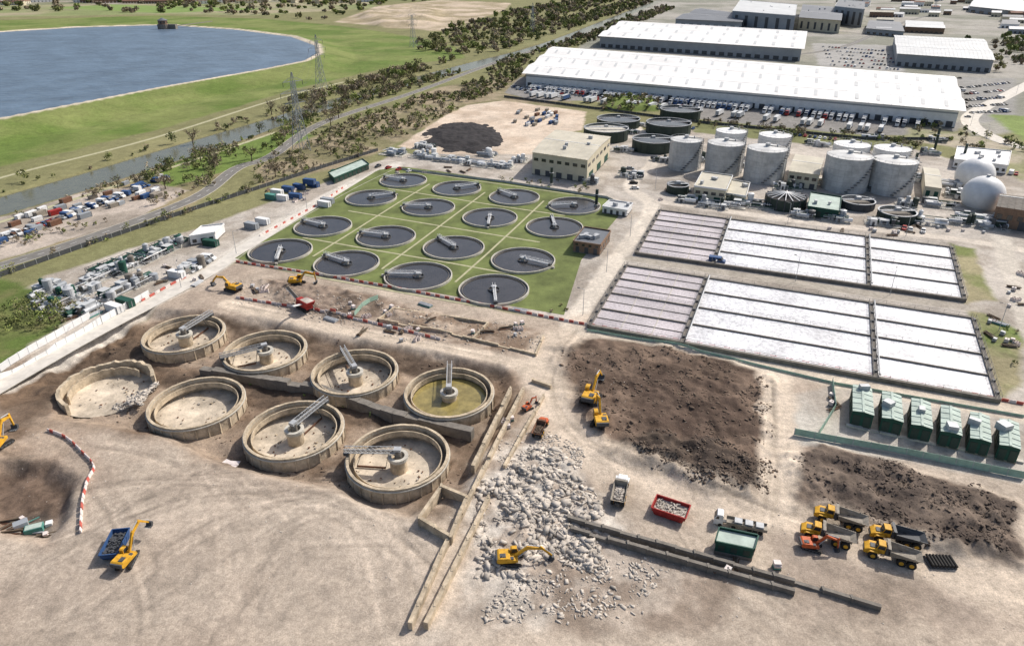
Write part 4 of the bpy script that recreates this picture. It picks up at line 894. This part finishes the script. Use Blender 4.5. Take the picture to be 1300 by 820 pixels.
place(b.mesh('pipe_stack'),'pipe_stack',1196,713,(1216,714),sc=.85)
for k,(u,v,t) in enumerate([(120,400,(130,395)),(250,360,(262,352)),(1270,412,(1290,418)),(660,395,(680,398)),(540,387,(550,390)),(420,405,(430,408))]):
    b=MB(); 
    for i in range(5): b.tube((-3,i*.5-1,.25),(3,i*.5-1,.25),.24,'steel' if k%2 else 'teal',8)
    for i in range(4): b.tube((-3,i*.5-.75,.66),(3,i*.5-.75,.66),.24,'steel',8)
    place(b.mesh('pipe_stack'),'pipe_stack',u,v,t,sc=.8)
b=MB(); b.box((0,0,.8),(4,2.2,1.6),'teal'); b.box((3,1,.5),(1.5,1.5,1),'white'); b.tube((-3,0,.4),(3,-2,.4),.25,'steel'); b.box((-2.6,1.5,.5),(1.8,1,1),'green'); b.box((0,0,1.65),(3.6,1.8,.1),'greenp'); place(b.mesh('dewatering_pump_unit'),'dewatering_pump_unit',38,658,(50,655),sc=.8)
b=MB(); b.box((0,0,.6),(3,1.8,1.2),'white'); b.box((0,0,1.25),(3.2,2,.1),'wallg'); b.tube((1.6,0,.4),(4,.4,.4),.15,'teal'); place(b.mesh('generator'),'generator',22,655,(30,652),sc=.8)
b=MB(); b.box((0,0,.04),(4,1.4,.08),'barw'); b.box((.6,.5,.12),(2.5,1.2,.08),'barw',.4); place(b.mesh('sheet_stack'),'sheet_stack',291,582,(300,586),dz=.1)
# ---------------------------------------------------------------- barriers, fences
barrier('safety_barrier',[(60,546),(84,556),(104,574),(119,592),(110,612),(104,640),(102,676)],('barw','barr','barw'))
barrier('safety_barrier',[(300,333),(450,357),(600,385),(735,411)])
barrier('safety_barrier',[(735,411),(900,440),(1100,476),(1300,514)])
barrier('safety_barrier',[(180,383),(210,366),(240,350)])
barrier('safety_barrier',[(300,378),(420,398),(560,430)],('barw','barr','barw'))
barrier('safety_barrier',[(330,300),(400,262),(440,236)],('barw','barw','barr'))
fence('mesh_fence',[(1008,552),(1060,562),(1150,578),(1300,608)],2.0,'mesh')
fence('mesh_fence',[(1056,488),(1060,520),(1040,552)],2.0,'mesh')
fence('mesh_fence',[(745,420),(860,440),(975,468),(1060,488),(1300,530)],.8,'mesh')
fence('site_hoarding',[(-60,520),(0,482),(60,450),(130,410),(190,376)],2.4,'lineblk')
fence('site_hoarding',[(-60,505),(0,470),(60,436),(115,404)],2.4,'lineblk')
fence('palisade_fence',[(0,352),(130,306),(250,266),(330,240),(415,212),(480,192)],2,'dsteel',step=4,th=.03)
fence('handrail_fence',[(510,216),(640,232),(770,252),(796,264)],1.2,'steel',th=.03)
fence('mesh_fence',[(450,400),(470,385),(480,380)],1.6,'mesh')
fence('warehouse_boundary_fence',[(640,124),(900,158),(1100,178),(1210,178)],2,'dsteel',step=5,th=.03)
# ---------------------------------------------------------------- pylons
def pylon(u,v,h=45,sc=1):
    b=MB(); lv=[0,7,13,19,24,28,32,36,40,h]; hw=[3.8,3.1,2.6,2.1,1.6,1.2,1.1,1.0,.9,.15]; t=.24
    cs=[(-1,-1),(1,-1),(1,1),(-1,1)]
    for i in range(len(lv)-1):
        for j in range(4):
            a,c=cs[j],cs[(j+1)%4]; p0=(a[0]*hw[i],a[1]*hw[i],lv[i]);p1=(a[0]*hw[i+1],a[1]*hw[i+1],lv[i+1]);q0=(c[0]*hw[i],c[1]*hw[i],lv[i]);q1=(c[0]*hw[i+1],c[1]*hw[i+1],lv[i+1])
            b.beam(p0,p1,t,t,'wallg'); b.beam(p0,q1,.13,.13,'wallg'); b.beam(q0,p1,.13,.13,'wallg'); b.beam(p1,q1,.13,.13,'wallg')
    for z,L in ((28,7),(34,9),(40,6.5)):
        for s in (-1,1):
            for y in (-.9,.9): b.beam((s*1,y,z),(s*L,0,z),.16,.16,'wallg'); b.beam((s*1,y,z+2.2),(s*L,0,z),.12,.12,'wallg')
            b.tube((s*L,0,z),(s*L,0,z-2.6),.14,'dsteel',6)
    x,y=G(u,v); b.obj('electricity_pylon',(x,y,0),.9); return x,y
pa=pylon(383,192); pbb=pylon(408,112); pylon(676,42); pylon(525,60,40); pylon(1185,20)
b=MB()
for (z,L) in ((28,7),(34,9),(40,6.5)):
    for s in (-1,1):
        o=Vector((s*L*math.cos(.9),s*L*math.sin(.9),z-2.6)); A=Vector((*pa,0))+o; B=Vector((*pbb,0))+o; P=[A.lerp(B,k/14)-Vector((0,0,1))*28*(k/14)*(1-k/14) for k in range(15)]
        for p,q in zip(P,P[1:]): b.beam(p,q,.06,.06,'dsteel')
b.obj('power_line')
for u,v,h in ((1186,192,14),(757,262,8),(700,235,9),(1222,205,10),(1160,215,9)):
    b=MB(); b.cyl((0,0),.7,0,h,'dgreen',12); b.cyl((0,0),1.1,0,1,'conc',12); b.ring((0,0),.7,1.1,h*.7,h*.7+.15,'steel',12); x,y=G(u,v); b.obj('vent_stack',(x,y,0))
def lamp(u,v,a):
    b=MB(); b.tube((0,0,0),(0,0,9),.1,'steel',8,.07); b.beam((0,0,9),(1.6,0,9.3),.08,.08,'steel'); b.box((1.8,0,9.3),(.8,.3,.15),'dsteel'); x,y=G(u,v); b.obj('street_lamp',(x,y,0),a)
for u,v in ((800,300),(770,345),(832,240),(740,400),(1000,284),(1150,300),(1010,357),(1130,374),(300,322),(230,365),(390,268),(130,412),(1232,160),(1252,178),(1290,120),(1268,420)): lamp(u,v,R(0,6))
# ---------------------------------------------------------------- vegetation
COLS=[S(116,120,74),S(134,132,92),S(100,108,66),S(150,138,116),S(140,127,106),S(132,142,80),S(158,147,124)]
def leaves(items):
    V=[];C=[]
    for (x,y,z,r,h,col,n,s) in items:
        k=max(3,int(4+r)); cc=rng.normal(0,.42,(k,3))*np.array([r,r,h*.35]); cc[:,2]+=h*.58; rr=rng.uniform(.3,.62,k)*r
        w=rng.integers(0,k,n); d=rng.normal(0,1,(n,3)); d/=np.linalg.norm(d,axis=1)[:,None]; d[:,2]*=min(1.1,h/(2*r)+.2)
        c=cc[w]+d*(rr[w]*rng.uniform(.5,1.12,n))[:,None]; c[:,2]=np.maximum(c[:,2],.15)
        a=rng.normal(0,1,(n,3)); a/=np.linalg.norm(a,axis=1)[:,None]; bb=np.cross(a,d); bb/=np.linalg.norm(bb,axis=1)[:,None]+1e-6
        ss=s*rng.uniform(.45,1.1,n)[:,None]; a*=ss; bb*=ss*.6; o=np.array([x,y,z])
        V.append(np.stack([c-a-bb,c+a-bb,c+a+bb,c-a+bb],1)+o)
        sh=rng.uniform(.65,1.4,k)[w]*rng.uniform(.75,1.25,n)
        C.append(np.repeat((np.array(col)[None]*sh[:,None])[:,None,:],4,1))
    V=np.concatenate(V).reshape(-1,3);C=np.concatenate(C).reshape(-1,3); return V,np.arange(len(V)).reshape(-1,4),C
def mass(name,px,dens,r0,r1,cols=COLS,tall=1.0,cap=900,lf=.28,nf=95,thr=.44):
    P=W(px); A=np.array(P); lo,hi=A.min(0),A.max(0); area=0
    for i in range(len(P)): area+=P[i-1][0]*P[i][1]-P[i][0]*P[i-1][1]
    n=int(min(cap,abs(area)/2*dens)); pts=[]
    while len(pts)<n:
        c=rng.uniform(lo,hi,(max(n*3,50),2)); ok=(sdf(P,c[:,0],c[:,1])<0)&(fbm(c[:,0]*.04,c[:,1]*.04,13)>thr); pts+=list(c[ok])
    it=[]
    for x,y in pts[:n]:
        r=r0+(r1-r0)*rng.random()**2.4; D2=math.hypot(x,y); s=max(lf,D2*.0010); m=int(nf*(r/2.5)**1.3); m=max(28,min(m,260))
        it.append((x,y,HG(x,y)-.1,r,r*2*tall*rng.uniform(.7,1.15),cols[rng.integers(len(cols))],m,s))
    V,Fv,C=leaves(it); put(npmesh(name,V,Fv,[M['leaf']],C),name)
mass('riverside_trees',[(-200,290),(0,240),(200,184),(330,146),(400,127),(400,132),(345,147),(230,182),(100,219),(0,247),(-200,300)],.012,1.0,4.0,cap=130)
mass('hedgerow',[(-120,334),(0,275),(100,246),(230,204),(350,165),(352,170),(240,212),(110,250),(0,284)],.02,.8,2.4,cap=170)
mass('scrub_bushes',[(176,226),(200,212),(270,190),(300,186),(300,215),(270,238),(230,232),(190,236)],.04,1.2,3.6,cap=150,thr=.3)
mass('woodland',[(340,152),(400,132),(470,114),(545,96),(600,86),(560,104),(470,130),(410,152),(345,192),(310,208),(300,200),(370,165)],.022,1.5,4.2,cap=420,thr=.38)
mass('woodland',[(360,132),(400,122),(520,86),(545,90),(465,112),(400,130)],.03,2,5,cap=150,cols=COLS[3:]+COLS[:2],thr=.3)
mass('woodland',[(318,216),(400,170),(520,128),(600,104),(660,96),(650,108),(600,130),(540,160),(500,182),(430,208),(330,234)],.034,.9,3.0,cap=950,thr=.38)
mass('hedgerow',[(-120,392),(0,346),(150,296),(260,258),(325,234),(330,240),(250,268),(130,308),(0,356),(-120,410)],.05,.8,2.4,cap=420)
mass('hedgerow',[(0,322),(130,284),(240,246),(250,240),(290,220),(296,212),(236,240),(130,276),(0,312)],.04,1.0,2.6,cap=260)
mass('scrub_bushes',[(-80,400),(0,362),(90,388),(110,396),(60,424),(0,458),(-80,500)],.06,1.0,3.0,cap=320,cols=COLS[:3]+[COLS[5]])
mass('woodland',[(545,84),(600,60),(690,30),(800,2),(830,2),(790,16),(700,46),(600,76)],.006,3,6,cap=420)
mass('woodland',[(520,60),(560,40),(640,18),(740,0),(780,2),(680,34),(600,58),(560,72)],.004,3,7,cap=420)
mass('woodland',[(612,88),(700,56),(840,10),(860,10),(740,58),(690,74),(668,92),(640,104)],.010,2,5,cap=420)
mass('woodland',[(330,22),(430,28),(470,10),(600,-4),(420,-12),(200,6),(200,16)],.0015,4,8,cap=300,tall=.8)
mass('woodland',[(-200,14),(0,22),(200,17),(330,18),(420,0),(420,-12),(-200,-14)],.0006,5,10,cap=360,tall=.7)
mass('scrub_bushes',[(890,154),(1100,174),(1172,184),(1150,198),(1060,186),(960,168),(885,164)],.02,1.5,3,cap=200)
mass('scrub_bushes',[(1150,152),(1230,168),(1300,185),(1300,228),(1230,190),(1160,180)],.01,1.5,3,cap=130)
mass('scrub_bushes',[(765,126),(835,126),(838,142),(765,142)],.03,1.5,2.5,cap=70,thr=0)
mass('scrub_bushes',[(650,380),(700,392),(738,345),(720,400),(690,402)],.02,.6,1.3,cap=14,thr=0)
mass('woodland',[(1040,52),(1130,44),(1300,60),(1300,100),(1262,92),(1258,60),(1140,42)],.002,3,6,cap=60)
mass('woodland',[(860,0),(1300,0),(1600,30),(1600,-16),(860,-16)],.0004,5,10,cap=420,tall=.8)
mass('woodland',[(1270,44),(1340,60),(1360,110),(1290,96)],.01,2.5,4.5,cap=90)
mass('verge_bushes',[(1262,410),(1300,425),(1300,485),(1272,500)],.015,.6,1.5,cap=25,thr=0)
mass('verge_bushes',[(280,470),(430,495),(560,530),(560,545),(430,515),(290,482)],.03,.4,.9,cap=50,lf=.18,thr=.3,cols=[S(104,122,66),S(122,136,78)])
mass('verge_bushes',[(630,228),(720,246),(770,252),(760,240),(700,228)],.02,.8,1.8,cap=30,thr=0)
def tree(u,v,h,r,col,bare=.4):
    x,y=G(u,v); b=MB(); b.tube((0,0,-.3),(0,0,h*.45),.04*h,'bark',8,.02*h)
    for i in range(11):
        a=i*.7+R(0,.5); z=h*R(.3,.5); e=(math.cos(a)*r*R(.5,.9),math.sin(a)*r*R(.5,.9),h*R(.6,.98)); b.tube((0,0,z),e,.014*h,'bark',5,.004*h)
        for k in range(5): b.tube((e[0]*.6,e[1]*.6,z+(e[2]-z)*.6),(e[0]+R(-1,1)*r*.5,e[1]+R(-1,1)*r*.5,e[2]+R(-.8,1.2)),.006*h,'bark',4,.002*h)
    o=b.obj('deciduous_tree',(x,y,HG(x,y)))
    V,Fv,C=leaves([(0,0,0,r,h,col,int(420*(1-bare)),.34)]); c=put(npmesh('crown',V,Fv,[M['leaf']],C),'crown'); c.parent=o
for u,v,h,r in ((245,182,13,5),(272,214,9,4),(395,142,15,6),(360,148,12,5),(436,132,14,6),(430,150,11,5),(487,118,15,7),(505,112,13,6),(470,124,12,5),(210,240,8,4),(320,205,9,4),(175,236,7,3),(350,225,8,4),(455,200,8,4),(560,140,8,4),(590,122,9,4),(150,240,7,3),(120,252,6,3),(520,108,13,6),(420,160,10,5),(330,170,8,3.5),(255,205,10,4),(345,146,12,5)):
    tree(u,v,h,r,random.choice(COLS[1:7]),R(.2,.7))
# ---------------------------------------------------------------- light & camera
az,el=math.radians(52),math.radians(43)
d=Vector((math.sin(az)*math.cos(el),math.cos(az)*math.cos(el),math.sin(el)))
l=bpy.data.lights.new('sun','SUN'); l.energy=4.4; l.angle=math.radians(.6); l.color=(1,.95,.88)
o=bpy.data.objects.new('sun',l); bpy.context.scene.collection.objects.link(o); o.rotation_euler=(-d).to_track_quat('-Z','Y').to_euler()
w=bpy.data.worlds.new('World'); bpy.context.scene.world=w; w.use_nodes=True; nt=w.node_tree
sky=nt.nodes.new('ShaderNodeTexSky'); sky.sky_type='NISHITA'; sky.sun_disc=False; sky.sun_elevation=el; sky.sun_rotation=az; sky.dust_density=3.5
bg=nt.nodes['Background']; bg.inputs['Strength'].default_value=.13; nt.links.new(sky.outputs[0],bg.inputs[0])
sc=bpy.context.scene; sc.view_settings.view_transform='Standard'; sc.view_settings.look='None'; sc.view_settings.exposure=0
cd=bpy.data.cameras.new('camera'); cd.lens=24.0; cd.sensor_width=36; cd.shift_y=-45/1300; cd.clip_end=30000; cd.clip_start=1
co=bpy.data.objects.new('camera',cd); sc.collection.objects.link(co); co.location=(0,0,HC); co.rotation_euler=(math.pi/2-TH,0,0); sc.camera=co
